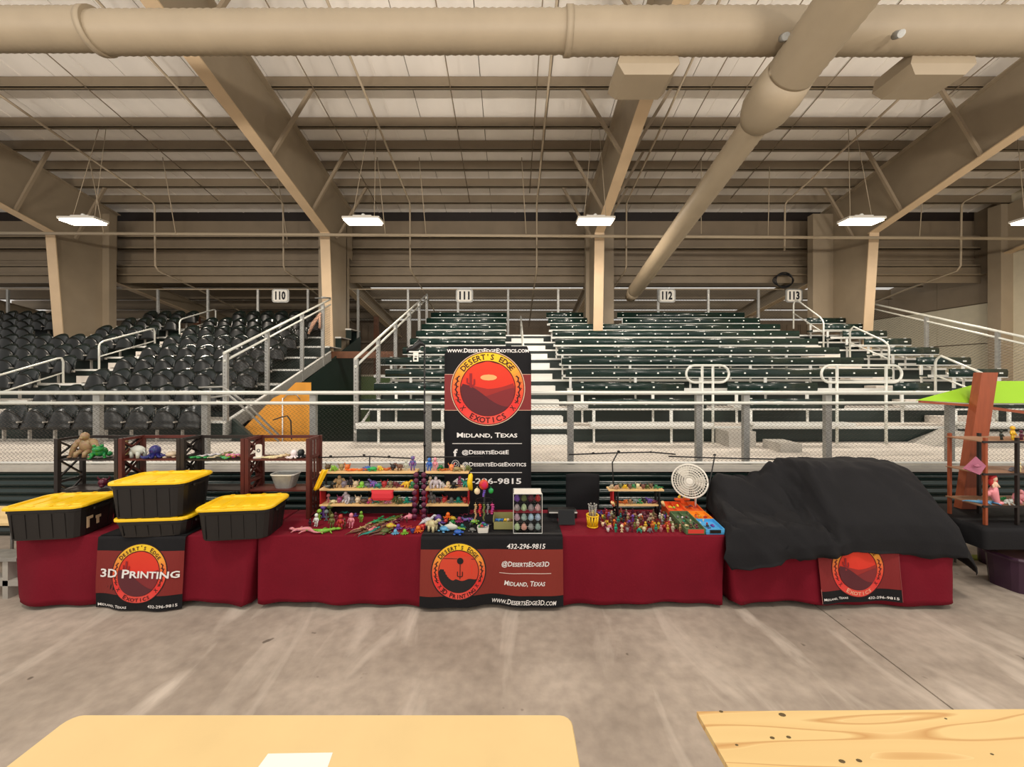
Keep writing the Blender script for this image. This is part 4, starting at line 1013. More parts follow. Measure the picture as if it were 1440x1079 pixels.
def T_turtle():
    m = MB(); m.blob((0,0,.2), (.34,.27,.17), sub=2); m.blob((.4,0,.18), (.12,.09,.09))
    for sx in (-1, 1):
        for s in (-1, 1): m.blob((sx*.24,s*.26,.07), (.13,.09,.06))
    for k in range(6): a = k*PI/3; m.blob((.17*math.cos(a),.14*math.sin(a),.31), (.07,.06,.04))
    m.blob((0,0,.36), (.08,.07,.03)); return m
def T_frog():
    m = MB(); m.blob((0,.03,.24), (.23,.24,.2), sub=2); m.blob((0,-.16,.36), (.2,.16,.13))
    for s in (-1, 1):
        m.blob((s*.11,-.16,.49), .065); m.blob((s*.24,.1,.12), (.11,.17,.11)); m.tube([(s*.15,-.12,.2),(s*.2,-.2,.03)], [.05,.04], 6); m.blob((s*.22,-.24,.03), (.07,.08,.03))
    return m
def T_snake():
    m = MB(); n = 26; m.tube([(-.6+i/25*1.2, .16*math.sin(i*.75), .05+.012*(i % 2)) for i in range(n)], [.012+.05*min(1, i/8)*(1 if i < 22 else .8) for i in range(n)], 7)
    m.blob((.64,.02,.07), (.09,.06,.045)); return m
def T_lizard():
    m = MB(); n = 14; m.tube([(-.7+i/13*1.25, .09*math.sin(i*.6), .06) for i in range(n)], [.008,.015,.022,.03,.038,.05,.065,.08,.085,.08,.07,.06,.05,.045], 7)
    m.blob((.62,.06,.08), (.12,.075,.055))
    for x in (.02, .36):
        for s in (-1, 1): m.tube([(x,s*.05,.06),(x+.05,s*.2,.07),(x+.12,s*.25,.02)], [.035,.025,.02], 5)
    return m
def T_mushroom():
    m = MB(); m.lathe([(.07,0),(.09,.1),(.06,.4),(.05,.62)], 8); m.lathe([(.04,.58),(.19,.60),(.17,.72),(.1,.82),(.01,.86)], 12)
    for s in (-1, 1): m.tube([(s*.08,0,.35),(s*.2,-.05,.22)], [.03,.025], 5); m.blob((s*.1,-.05,.03), (.07,.1,.035))
    return m
def T_dino():
    m = MB(); m.blob((0,0,.36), (.27,.16,.19), sub=2); m.tube([(-.2,0,.36),(-.42,0,.26),(-.6,0,.12)], [.12,.07,.01], 7)
    m.tube([(.18,0,.42),(.32,0,.58)], [.11,.08], 7); m.blob((.4,0,.62), (.15,.08,.085))
    for sx in (-.12, .14):
        for s in (-1, 1): m.tube([(sx,s*.11,.3),(sx,s*.13,.02)], [.08,.06], 6)
    for k in range(7): m.blob((-.35+k*.1,0,.42+.1*math.sin(k*.5)), (.035,.015,.075))
    return m
def T_car():
    m = MB(); m.loft([rr(.9,.4,.08,.06), rr(.92,.42,.08,.16), rr(.88,.4,.08,.24)]); m.loft([rr(.5,.36,.06,.24), rr(.34,.28,.06,.40)])
    for sx in (-1, 1):
        for s in (-1, 1): m.tube([(sx*.28,s*.18,.09),(sx*.28,s*.23,.09)], .09, 10)
    return m
def T_egg():
    m = MB(); m.lathe([(.02,0),(.15,.04),(.24,.16),(.26,.3),(.21,.48),(.12,.64),(.03,.72)], 10)
    for j in range(3):
        for k in range(8): a = k*PI/4+j*.4; r = (.25,.235,.17)[j]; m.blob((r*math.cos(a), r*math.sin(a), .2+j*.16), (.045,.045,.05))
    return m
def T_rhino():
    m = MB(); m.blob((0,0,.34), (.4,.2,.22), sub=2); m.blob((.42,0,.26), (.17,.12,.13)); m.tube([(.55,0,.3),(.63,0,.46)], [.05,.005], 6)
    for sx in (-.22, .2):
        for s in (-1, 1): m.tube([(sx,s*.12,.28),(sx,s*.13,.01)], [.09,.07], 6)
    for s in (-1, 1): m.blob((.36,s*.08,.4), (.03,.02,.05))
    m.tube([(-.38,0,.35),(-.5,0,.2)], [.03,.01], 5); return m
def T_gorilla():
    m = MB(); m.blob((0,.05,.48), (.3,.22,.3), sub=2); m.blob((0,-.06,.86), (.15,.15,.17), sub=2); m.blob((0,-.19,.80), (.09,.06,.07))
    for s in (-1, 1):
        m.blob((s*.28,0,.62), .15); m.tube([(s*.3,0,.62),(s*.46,-.05,.4),(s*.42,-.18,.06)], [.13,.1,.09], 8); m.blob((s*.42,-.22,.05), (.09,.12,.06))
        m.tube([(s*.14,0,.26),(s*.18,-.22,.18),(s*.18,-.24,.02)], [.12,.09,.08], 7)
    return m
def T_fish():
    m = MB(); m.blob((0,0,.16), (.34,.1,.15), sub=2); m.add([(-.3,0,.16),(-.52,.01,.32),(-.45,0,.16),(-.52,.01,.0),(-.52,-.01,.32),(-.52,-.01,.0)], [(0,2,1),(0,3,2),(0,4,2),(0,2,5)])
    m.add([(-.1,.01,.28),(.15,.01,.28),(-.05,0,.42),(-.1,-.01,.28),(.15,-.01,.28)], [(0,1,2),(3,2,4)]); return m
KIND = dict(dragon=T_dragon, octopus=T_octopus, person=T_person, skull=T_skull, turtle=T_turtle, frog=T_frog, snake=T_snake, lizard=T_lizard,
            mushroom=T_mushroom, dinosaur=T_dino, car=T_car, egg=T_egg, rhino=T_rhino, gorilla=T_gorilla, fish=T_fish)
KN = dict(dragon='spiky dragon', octopus='eight-armed octopus', person='standing mini figure', skull='horned skull', turtle='round turtle', frog='squatting frog', snake='jointed snake',
          lizard='long-tailed lizard', mushroom='mushroom-headed figure', dinosaur='spiny dinosaur', car='small car', egg='scaly egg', rhino='plump rhino', gorilla='hunched gorilla', fish='finned fish')
KC = dict(person='figurine', egg='egg')
TM = {}
for k, f in KIND.items(): TM[k] = (f().mesh(k+'_toy', M['toy']), f().mesh(k+'_toy', M['multi']))
COL = dict(red=(206,40,36), orange=(240,120,36), yellow=(246,206,50), lime=(150,210,70), green=(40,160,84), teal=(30,150,130), blue=(50,120,210), navy=(44,44,130), purple=(122,84,190),
           magenta=(186,60,130), pink=(238,150,160), cream=(240,222,180), white=(240,238,232), tan=(190,156,110), brown=(116,74,52), grey=(128,124,128), black=(34,34,38), maroon=(110,34,56), olive=(110,120,60), sky=(110,190,236))
def toy(kind, col, x, y, z, size, rz, where, group, multi=False, rx_=0):
    o = inst(kind+'_toy', TM[kind][1 if multi else 0], None, (x, y, z), (rx_, 0, rz), size)
    c = COL[col]; kf = random.uniform(.78, .97); o.color = L(tuple(max(0, min(255, v*kf+random.randint(-7, 7))) for v in c))
    return tag(o, '%s%s %s' % ('', {'sky':'light blue'}.get(col, col), KN[kind]+('' if 'figure' in KN[kind] or kind in ('egg','skull') else ' toy')+' '+where), KC.get(kind, 'toy'), group)
def row(items, x0, x1, y, z, where, group, size=.1, jy=.02):
    n = len(items)
    for i, it in enumerate(items):
        kind, col = it[0], it[1]; s = size*1.18*(it[2] if len(it) > 2 else 1)
        x = x0+(x1-x0)*(i+.5)/n
        rz = random.uniform(-.5,.5) if kind in ('person','frog','skull','mushroom','octopus','gorilla','egg') else random.choice((0,PI))+random.uniform(-.3,.3)
        toy(kind, col, x, y+random.uniform(-jy, jy), z, s, rz, '%s, %s from left' % (where, ORD[i]), group, multi=random.random() < .4)
# toys on the four racks
zs1, zs2 = PZ(645,4.66)-.00, PZ(688,4.66)
zk = zs1-.012+.014
toy('gorilla','tan', PX(119,4.72), 4.74, zk, .30, .0, 'on the black rack behind the green one', 'toys on the folding racks')
toy('frog','green', PX(138,4.68), 4.70, zk, .31, .5, 'crouching on the black rack beside the tan gorilla', 'toys on the folding racks')
toy('skull','maroon', PX(143,4.7), 4.72, zs2+.002, .2, .3, 'on the lower shelf of the black rack', 'toys on the folding racks')
toy('gorilla','tan', PX(175,4.8), 4.82, zk, .2, .2, 'peeping over the post of the red-brown rack', 'toys on the folding racks')
toy('rhino','white', PX(192,4.68), 4.70, zk, .27, PI-.3, 'at the left of the red-brown rack shelf', 'toys on the folding racks')
toy('octopus','navy', PX(216,4.68), 4.70, zk, .30, .2, 'hunched on the red-brown rack beside the white rhino', 'toys on the folding racks')
toy('turtle','cream', PX(240,4.7), 4.72, zk, .2, .2, 'at the right of the red-brown rack shelf', 'toys on the folding racks')
for i, (c, px) in enumerate((('green',284),('white',297),('cream',307),('olive',314),('green',322),('pink',330),('red',338))):
    toy('snake', c, PX(px,4.72), 4.66+.03*(i % 4), zk+.004+.02*(i % 2), .20, i*.6, 'heaped on the dark rack shelf, %s from left' % ORD[i], 'snakes on the dark rack', multi=i > 3)
toy('lizard','green', PX(293,4.7), 4.8, zk, .2, .7, 'climbing at the back of the dark rack shelf', 'toys on the folding racks')
for i, (c, px, k) in enumerate((('cream',381,'lizard'),('cream',392,'snake'),('tan',402,'lizard'),('white',416,'octopus'),('black',424,'octopus'))):
    toy(k, c, PX(px,4.72), 4.68+.03*(i % 3), zk, .2, .5+i*.8, 'on the slatted rack shelf, %s from left' % ORD[i], 'pale toys on the slatted rack')
t = thing('picture_stand', 'small white stand with a round emblem at the left of the slatted rack shelf', 'stand', (PX(362,4.66), 4.68, zk))
MB().loft([[(x,y,z) for x, z, y in [(p[0], p[1]+.09, yy) for p in rr(.075,.15,.02,0)]] for yy in (.012, 0)]).build('stand_face', M['white'], t)
MB().box(-.045,.045,-.03,.03,0,.02).build('base', M['white'], t)
A = Art(lambda a, b_, l: (a, -.001-.001*l, .09+b_)); A.ring(0, 0, .012, .022, (40,50,70), 1, 16); A.m.build('round_emblem', M['print'], t)
t = thing('basket', 'dark wire basket hanging under the slatted rack shelf', 'basket', (PX(402,4.76), 4.76, zs2+.0))
MB().loft([rr(.2,.16,.05,0), rr(.30,.2,.06,.16)], (True, False)).build('basket_shell', M['galv'], t); MB().loft([rr(.31,.21,.06,.16), rr(.31,.21,.06,.175)], (False, False)).build('rim', M['alu'], t)
tag(MB().tube([(PX(322,4.7), 4.72, ZT+.1), (PX(330,4.7),4.72,ZT+.34),(PX(342,4.7),4.74,ZT+.2)], .008, 5).lathe([(.13,0),(.14,.1),(.11,.13)], 12, (PX(330,4.7),4.74,ZT+.012)).build('carry_bag', M['black']), 'black bag with a thin handle standing under the dark rack', 'bag')

# ------------------------------------------------------------------ pine toy shelf, two bays
ZS = [PZ(664,4.62), PZ(688,4.62), PZ(710,4.62)]
def pine(label, x0, x1, yb=4.62, d=.17, zs_=ZS, sides='redside', foot=True, plank='wood'):
    t = thing('toy_shelf', label, 'shelf', (x0, yb, ZT+.012), 0, 'pine toy shelves'); w_ = x1-x0
    for z in zs_: MB().loft([[(x, y, z-ZT-.012+q) for y, q in ((0,-.02),(d,-.02),(d,0),(.006,0),(0,-.004))] for x in (0, w_)]).build('plank', M[plank], t)
    for x in (0.0, w_-.012):
        MB().box(x, x+.012, .01, d, zs_[-1]-ZT-.012, zs_[1]-ZT-.032).build('side_panel', M[sides], t)
        MB().box(x, x+.012, .02, .05, 0, zs_[-1]-ZT-.012).box(x, x+.012, d-.03, d, 0, zs_[0]-ZT-.032).build('leg', M['blk'], t)
    MB().box(0, w_, d, d+.006, .0, .1).build('back_bar', M['blk'], t)
    return t
SX = [PX(449,4.62), PX(585,4.62), PX(598,4.62), PX(659,4.62)]
pine('left bay of the pine toy shelf with red ends', SX[0], SX[1]); pine('right bay of the pine toy shelf, in front of the tall banner', SX[2], SX[3])
g = 'toys on the pine shelf'
R1 = [('skull','brown'),('frog','lime'),('skull','tan'),('skull','orange'),('dragon','orange',1.1),('dragon','orange'),('turtle','blue'),('turtle','green'),('frog','yellow',.9),('dragon','orange',1.2),('skull','black'),('dinosaur','brown'),('person','white'),('person','purple',1.35)]
row(R1, SX[0]+.03, SX[1]-.02, 4.69, ZS[0]+.001, 'on the top plank of the left bay', g, .115)
R2 = [('dragon','grey'),('octopus','black'),('gorilla','tan'),('skull','grey'),('person','black'),('skull','cream'),('octopus','lime'),('turtle','grey'),('dinosaur','purple'),('turtle','teal'),('skull','red'),('octopus','tan'),('frog','maroon'),('dragon','magenta'),('dinosaur','yellow'),('octopus','green')]
row(R2, SX[0]+.03, SX[1]-.02, 4.69, ZS[1]+.001, 'on the middle plank of the left bay', g, .12)
R3 = [('mushroom','pink',.9),('turtle','cream',.8),('skull','magenta'),('gorilla','white'),('octopus','grey'),('skull','cream'),('turtle','brown'),('octopus','red'),('turtle','teal'),('frog','tan'),('octopus','pink'),('dinosaur','olive'),('octopus','olive'),('octopus','teal'),('dragon','navy')]
row(R3, SX[0]+.03, SX[1]-.02, 4.69, ZS[2]+.001, 'on the lower plank of the left bay', g, .115)
row([('person','blue',1.2),('person','pink',1.2),('frog','green'),('dragon','orange'),('skull','orange'),('turtle','tan'),('frog','cream'),('frog','olive')], SX[2]+.0, SX[3]+.02, 4.69, ZS[0]+.001, 'on the top plank of the right bay', g, .115)
row([('person','cream'),('gorilla','white'),('frog','white'),('octopus','cream'),('octopus','black'),('person','magenta'),('dinosaur','teal')], SX[2]+.01, SX[3]-.01, 4.69, ZS[1]+.001, 'on the middle plank of the right bay', g, .115)
row([('gorilla','grey'),('frog','maroon'),('skull','red'),('octopus','grey'),('octopus','teal'),('skull','red')], SX[2]+.01, SX[3]-.01, 4.69, ZS[2]+.001, 'on the lower plank of the right bay', g, .11)
def banana(label, px, py0, py1, Y, w_=.05):
    z0, z1 = PZ(py1, Y), PZ(py0, Y); X = PX(px, Y)
    return tag(MB().tube([(X+.01,Y,z1), (X,Y-.005,z1-.02), (X-.012,Y-.012,z1*.5+z0*.5), (X-.002,Y-.006,z0+.03), (X+.014,Y,z0)], [.010,.028,.034,.03,.008], 8).build('hanging_fruit_toy', M['yellow']), label, 'toy')
banana('yellow curved banana-shaped toy hanging at the right end of the pine shelf', 662, 666, 690, 4.58)
t = tag(MB().grid(lambda u, v: (PX(452-11*v+9*u-2*u*v, 4.55), 4.56+.02*math.sin(u*9)-.02*v, PZ(661+28*v, 4.55)), 10, 8).build('yellow_cloth', M['yellow']), 'yellow cloth strip draped over the left end of the pine shelf', 'cloth')
t.modifiers.new('s', 'SOLIDIFY').thickness = .004
t = thing('red_bag', 'bright red open bag hanging under the middle plank of the toy shelf', 'bag', (PX(537,4.55), 4.57, PZ(704,4.55)))
MB().loft([rr(.22,.05,.02,0,2), rr(.26,.06,.02,.03,2), rr(.25,.05,.02,.08,2), rr(.27,.03,.01,.115,2)]).build('bag_shell', mat('red_fabric',(214,44,56),.6), t)
# hanging maroon jointed strips between the bays, and the ring rack of charms
for i, px in enumerate((585, 596)):
    m = MB(); Y = 4.56; n = 9
    for k in range(n):
        py = 664+k*8.4; m.loft([rr(.055,.03,.01,0,1,(PX(px-(k > 2)*2*(1-i),Y),Y)), rr(.05,.03,.01,0,1,(PX(px-(k > 2)*2*(1-i),Y),Y))]) if 0 else m.blob((PX(px-(2 if k > 2 and i == 0 else 0), Y), Y, PZ(py+4, Y)), (.036,.014,.038))
    tag(m.build('hanging_chain_toy', mat('maroon_links', (92,30,62), .45)), 'dark maroon jointed strip hanging between the shelf bays, %s one' % ('left','right')[i], 'toy', 'maroon hanging strips')
t = thing('charm_stand', 'black stand hung with colourful charms between the toy shelf and the egg case', 'stand', (PX(681,4.42), 4.42, ZT+.014))
MB().lathe([(.09,0),(.09,.012),(.012,.02),(.01,.52),(.0,.53)], 12).build('stand_pole', M['blk'], t)
for z, r in ((.46,.075),(.28,.1)): MB().tube([(r*math.cos(a*PI/6), r*math.sin(a*PI/6), z) for a in range(13)], .004, 5).build('ring', M['blk'], t)
z0 = ZT+.014
def charm(name, X, Y, zt_, ln, r, col, label, kind='strip'):
    m = MB().tube([(0,0,0),(0,0,-.02)], .0025, 4)
    n = max(2, int(ln/(.9*r)))
    if kind == 'strip':
        for k in range(n): m.blob((.006*math.sin(k*1.3), 0, -.03-ln*k/n), (r*(1-.5*k/n), r*.6, ln/n*.62))
    else: m.blob((0,0,-.02-r), (r, r*.5, r*1.1), sub=2)
    o = m.build(name, M['toy'], None, (X, Y, zt_)); o.color = L(COL[col]); return tag(o, label, 'charm', 'charms on the stand')
cx = PX(681,4.42)
tag(charm('charm', cx+.0, 4.33, z0+.56, .05, .055, 'red', 'red flower-shaped charm topping the black charm stand', 'disc'), None)
for dx, zt_, ln, r, col, kd, lb in ((-.075,.46,.05,.035,'cream','disc','cream ring charm on the left of the upper ring'), (.08,.46,.05,.03,'green','disc','green leaf charm on the right of the upper ring'), (0,.46,.10,.022,'purple','strip','purple tassel charm in the middle of the upper ring'),
      (-.095,.28,.19,.02,'tan','strip','brown jointed charm at the far left of the lower ring'), (-.045,.28,.14,.022,'red','strip','red jointed charm on the lower ring'), (.0,.28,.19,.018,'olive','strip','olive jointed charm in the middle of the lower ring'), (.045,.28,.12,.02,'grey','strip','grey jointed charm on the lower ring'), (.095,.28,.12,.026,'magenta','strip','magenta jointed charm at the right of the lower ring')):
    charm('charm', cx+dx, 4.35, z0+zt_, ln, r, col, lb, kd)

# toys standing and lying on the tablecloth
g = 'toys on the tablecloth'; zc = ZT+.013
def at(px, py): Y = (H-zc)*F/(py-CY); return PX(px, Y), Y
def put(kind, col, px, py, size, rz, where, multi=False, rx_=0, dz=0):
    x, y = at(px, py); return toy(kind, col, x, y, zc+dz, size, rz, where, g, multi, rx_)
for kd, c, px, py, s, wh in (('person','black',436,740,.085,'at the left end of the cloth'), ('person','white',445,740,.15,'like a small snowman, left front of the cloth'), ('mushroom','lime',449,731,.15,'second tall one from the left'), ('mushroom','purple',455,728,.19,'standing tallest at the back left'),
      ('mushroom','grey',459,732,.15,'beside the purple one'), ('mushroom','olive',464,728,.20,'with a pale cap, back left'), ('person','olive',467,742,.16,'in the front left crowd'), ('person','red',479,744,.17,'with red shoulders, front centre left'),
      ('person','brown',484,743,.12,'just right of the red one'), ('dragon','teal',486,722,.13,'behind the red figure'), ('person','pink',494,742,.17,'slim and pale beside the lizards'), ('person','lime',508,734,.13,'in a green coat behind the lizards'), ('octopus','purple',500,726,.08,'at the back under the shelf'), ('person','maroon',472,733,.11,'behind the olive one')):
    put(kd, c, px, py, s, random.uniform(-.3,.3), wh)
put('lizard','pink', 432, 748, .30, 2.9, 'lying at the left front corner of the cloth'); put('lizard','lime', 452, 748, .28, .1, 'lying at the left front edge of the cloth')
liz = [('brown',502,748),('tan',508,744),('brown',513,749),('pink',519,747),('brown',524,742),('green',528,734),('olive',535,737),('green',541,733),('brown',531,748),('teal',520,750),('brown',540,745),('tan',546,739),('olive',552,731),('brown',537,751),('maroon',549,737)]
for i, (c, px, py) in enumerate(liz): put('lizard', c, px, py, .21, .95+random.uniform(-.2,.2), 'laid slantwise on the cloth, %s from left' % ORD[i], multi=(i % 3 == 1))
tt = [('turtle','yellow',549,743,.15,1),('turtle','olive',542,750,.14,1),('octopus','purple',560,744,.11,0),('octopus','sky',556,751,.10,0),('octopus','lime',569,751,.10,0),('snake','red',571,742,.16,0),('snake','magenta',577,745,.13,0),('skull','navy',580,750,.09,0),('octopus','orange',588,748,.13,0),('dinosaur','red',594,746,.12,0),
      ('fish','pink',576,731,.20,0),('person','maroon',566,734,.07,0),('person','brown',572,735,.07,0),('fish','maroon',560,732,.07,0)]
for kd, c, px, py, s, mu in tt: put(kd, c, px, py, s, random.uniform(-.6,.9), 'on the cloth left of the centre banner', bool(mu))
ct = [('dinosaur','white',602,741,.18,0),('dinosaur','cream',608,748,.22,0),('octopus','purple',616,737,.20,0),('octopus','orange',630,729,.13,0),('turtle','yellow',637,732,.11,0),('skull','red',627,737,.09,0),('frog','green',636,739,.12,0),('turtle','sky',624,748,.15,0),('fish','white',634,747,.24,0),('lizard','lime',643,744,.16,0),
      ('turtle','blue',644,752,.13,0),('octopus','teal',650,744,.10,0),('octopus','magenta',646,735,.12,0),('dragon','purple',655,733,.17,1),('skull','black',662,742,.09,0),('turtle','lime',667,737,.12,1),('turtle','grey',664,748,.10,0),('snake','maroon',655,725,.13,0)]
for kd, c, px, py, s, mu in ct: put(kd, c, px, py, s, random.uniform(-.7,.7), 'on the black runner left of the small white box', bool(mu), dz=.006)
# white box, wooden tray, egg case
x, y = at(679, 750); t = thing('white_box', 'little white card box filled with tiny colourful toys', 'box', (x, y+.03, zc+.006), .05)
MB().loft([rr(.11,.09,.01,0,1), rr(.125,.1,.01,.055,1), rr(.115,.09,.01,.055,1), rr(.11,.085,.01,.04,1)]).build('box_shell', M['white'], t)
for i, (c, dx, dy) in enumerate((('green',-.03,0),('blue',.01,.01),('red',-.01,-.02),('navy',.035,-.01),('lime',-.01,.02),('teal',.02,-.02),('purple',0,.0))):
    toy('turtle', c, x+dx, y+.03+dy, zc+.052+.006*i, .06, i, 'heaped in the little white box, %s from below' % ORD[i], 'toys in the white box')
x, y = at(708, 746); t = thing('wooden_tray', 'open greenish wooden tray holding blue and yellow trinkets', 'tray', (x, y+.06, zc+.006))
tw = mat('greenish_tray_wood', (150,146,92), .6); m = MB().box(-.115,.115,-.07,.07,0,.008).box(-.115,.115,-.07,-.062,0,.085).box(-.115,.115,.062,.07,0,.15).box(-.115,-.107,-.07,.07,0,.13).box(.107,.115,-.07,.07,0,.13); m.build('tray_shell', tw, t)
MB().box(-.107,.107,-.06,.06,.07,.078).build('tray_shelf', tw, t)
A = Art(lambda a, b_, l: (a, -.071-.0006*l, .04+b_)); A.m.build('front_print', M['print'], t) if 0 else None
for i, (c, dx) in enumerate((('blue',-.075),('sky',-.045),('blue',-.015),('yellow',.02),('cream',.05),('brown',.08))): toy('turtle', c, x+dx, y+.05, zc+.086, .07, .5*i, 'in the wooden tray, %s from the left' % ORD[i], 'trinkets in the tray')
x, y = at(742, 749); y += .05; t = thing('egg_case', 'clear acrylic case with four rows of pastel scaly eggs', 'case', (x, y, zc+.006))
hw, hh, dd = .155, .43, .09; g_ = MB()
for b_ in ((-hw,hw,-dd,-dd+.004,0,hh), (-hw,hw,dd-.004,dd,0,hh), (-hw,-hw+.004,-dd,dd,0,hh), (hw-.004,hw,-dd,dd,0,hh)): g_.box(*b_)
g_.build('clear_walls', M['glass'], t)
for k in range(5): MB().box(-hw+.005,hw-.005,-dd+.006,dd-.006,k*.105+.0,k*.105+.005 if k < 4 else k*.105+.01).build('case_shelf', M['white'] if k == 4 else M['glass'], t)
e = MB()
for sx in (-1,1):
    for sy in (-1,1): e.box(sx*hw-.0025,sx*hw+.0025,sy*dd-.0025,sy*dd+.0025,0,hh)
for z in (0,hh):
    for sy in (-1,1): e.box(-hw,hw,sy*dd-.004,sy*dd+.004,z-.004,z+.004)
e.build('case_edges', M['alu'], t)
ec = [['lime','orange','grey','teal'],['magenta','teal','sky','sky'],['maroon','lime','maroon','red'],['purple','olive','maroon','red']]
for j in range(4):
    for i in range(4):
        c = ec[j][i]; o = toy('egg', c, x-.115+.076*i, y-.02, zc+.006+j*.105+.006, .118, i+j, 'in the clear case, %s row up, %s from left' % (ORD[j], ORD[i]), 'eggs in the clear case')
        o.color = tuple(.35+.65*v if n < 3 else 1 for n, v in enumerate(o.color)) if j < 3 else o.color

# ------------------------------------------------------------------ third table: tablet, basket, small shelf, figures, trays, fan
x, y = at(797, 739); t = thing('tablet', 'black tablet propped up beside the egg case', 'tablet', (x, y, zc))
MB().obox((0,0,.006),(0,.05,.165),.19,.01,(0,-1,0)).build('tablet_body', M['blk'], t); MB().obox((0,-.007,.012),(0,.041,.158),.17,.002,(0,-1,0)).build('screen', M['screen'], t)
MB().obox((0,.06,.0),(0,.04,.12),.08,.006,(0,-1,0)).build('stand_leg', M['blk'], t)
t = thing('laptop_box', 'flat black case lying behind the tablet', 'box', (PX(790,4.75), 4.72, zc)); MB().loft([rr(.34,.2,.02,0), rr(.34,.2,.02,.07)]).build('case_body', M['blk'], t); MB().box(-.17,.17,-.104,-.1,.06,.075).build('pale_edge', M['alu'], t)
t = thing('chair', 'chair back behind the table draped with a black shirt', 'chair', (PX(819,5.15), 5.15, 0))
MB().grid(lambda u, v: (-.22+.44*u, -.02*math.sin(u*PI)+.01*math.sin(v*8+u*3)+(.0 if v < .9 else .02), PZ(667,5.15)-.62*v+.02*math.sin(u*PI)), 10, 12).build('draped_shirt', M['black'], t).modifiers.new('s','SOLIDIFY').thickness = .02
MB().box(-.2,.2,.03,.05,.5,PZ(670,5.15)).build('backrest', M['blk'], t); MB().box(-.22,.22,.02,.42,.43,.46).build('seat', M['blk'], t)
for sx in (-.19,.19):
    for sy in (.04,.40): MB().tube([(sx,sy,0),(sx,sy,.44)], .012, 6).build('leg', M['greyleg'], t)
x, y = at(834, 742); t = thing('pen_basket', 'yellow lattice basket holding a bunch of pens and glasses', 'basket', (x, y+.03, zc))
e = MB()
for k in range(12): a = k*PI/6; e.tube([(.055*math.cos(a), .055*math.sin(a), 0), (.065*math.cos(a+.25), .065*math.sin(a+.25), .13)], .006, 4); e.tube([(.055*math.cos(a), .055*math.sin(a), 0), (.065*math.cos(a-.25), .065*math.sin(a-.25), .13)], .006, 4)
e.build('basket_lattice', M['yellow'], t); MB().lathe([(.052,0),(.052,.008)], 12).build('basket_floor', M['yellow'], t)
for z, r in ((.13,.067),(.005,.057)): MB().tube([(r*math.cos(a*PI/8), r*math.sin(a*PI/8), z) for a in range(17)], .007, 5).build('rim', M['yellow'], t)
for i in range(7):
    a = i*.9; tag(MB().tube([(x+.02*math.cos(a), y+.03+.02*math.sin(a), zc+.02), (x+.045*math.cos(a), y+.03+.045*math.sin(a), zc+.24)], .005, 5).blob((x+.045*math.cos(a), y+.03+.045*math.sin(a), zc+.245), .012).build('pen', M['galv']), 'pale round-headed pen in the yellow lattice basket, %s clockwise from the right' % ORD[i], 'pen', 'pens in the yellow basket')
SB = [PX(868,4.62), PX(928,4.62)]
ZB = [PZ(689,4.62), PZ(710,4.62)]
t = thing('toy_shelf', 'small two-tier shelf with black uprights above the tiny figures', 'shelf', (SB[0], 4.62, ZT+.012), 0, 'pine toy shelves'); w_ = SB[1]-SB[0]
for z, e0 in ((ZB[0], -.1), (ZB[1], -.1)): MB().box(e0 if z == ZB[0] else 0, w_+(.05 if z == ZB[0] else 0), 0, .13, z-ZT-.012-.018, z-ZT-.012).build('plank', M['wood'], t)
for x in (0, w_-.015): MB().box(x, x+.015, -.01, .03, 0, ZB[0]-ZT-.03).box(x, x+.015, .1, .14, 0, ZB[0]-ZT-.03).box(x, x+.015, 0, .14, 0, .1).build('upright', M['blk'], t)
MB().box(-.055, -.04, .0, .12, ZB[1]-ZT-.03, ZB[0]-ZT-.03).build('side_panel', M['redside'], t)
for x in (-.06, w_+.03): MB().tube([(x, .0, ZB[1]-ZT+.02),(x+.03,.04,ZB[1]-ZT-.03),(x+.05,.1,ZB[1]-ZT-.05)], [.02,.022,.012], 6).build('wing_bracket', M['wood'], t)
row([('frog','cream'),('frog','tan'),('skull','olive'),('frog','yellow'),('skull','brown'),('frog','green'),('skull','cream'),('skull','brown'),('frog','olive'),('skull','brown'),('frog','green'),('dragon','green')], SB[0]-.08, SB[1]+.05, 4.67, ZB[0]+.001, 'on the top plank of the small shelf', 'toys on the two-tier shelf', .085)
row([('dragon','orange',1.3),('frog','orange'),('octopus','tan'),('dinosaur','grey'),('octopus','green'),('skull','black'),('dinosaur','purple'),('turtle','maroon')], SB[0]+.02, SB[1]-.02, 4.67, ZB[1]+.001, 'on the lower plank of the small shelf', 'toys on the two-tier shelf', .09)
rc = ['maroon','brown','grey','cream','white','red','purple','pink','black','yellow','teal','tan','olive','orange','maroon','maroon','brown','navy']
pyrows = [748, 744, 740, 736.5, 733, 729.8, 727, 724.4]
for j, py in enumerate(pyrows):
    xa = 852-j*2.4+ (0 if j else 4); xb = 997-j*4.6; n = 18; zY = (H-zc)*F/(py-CY)
    for i in range(n):
        px = xa+(xb-xa)*i/(n-1)+random.uniform(-1.5,1.5); c = random.choice(rc); kd = random.choice(('person','mushroom','skull','frog','person'))
        toy(kd, c, PX(px, zY), zY+random.uniform(-.01,.01), zc, random.uniform(.075,.10), random.uniform(-.5,.5), 'among the crowded figures, %s row, %s from left' % (ORD[j], ORD[i]), 'tiny figures crowded on the third table', multi=random.random() < .3)
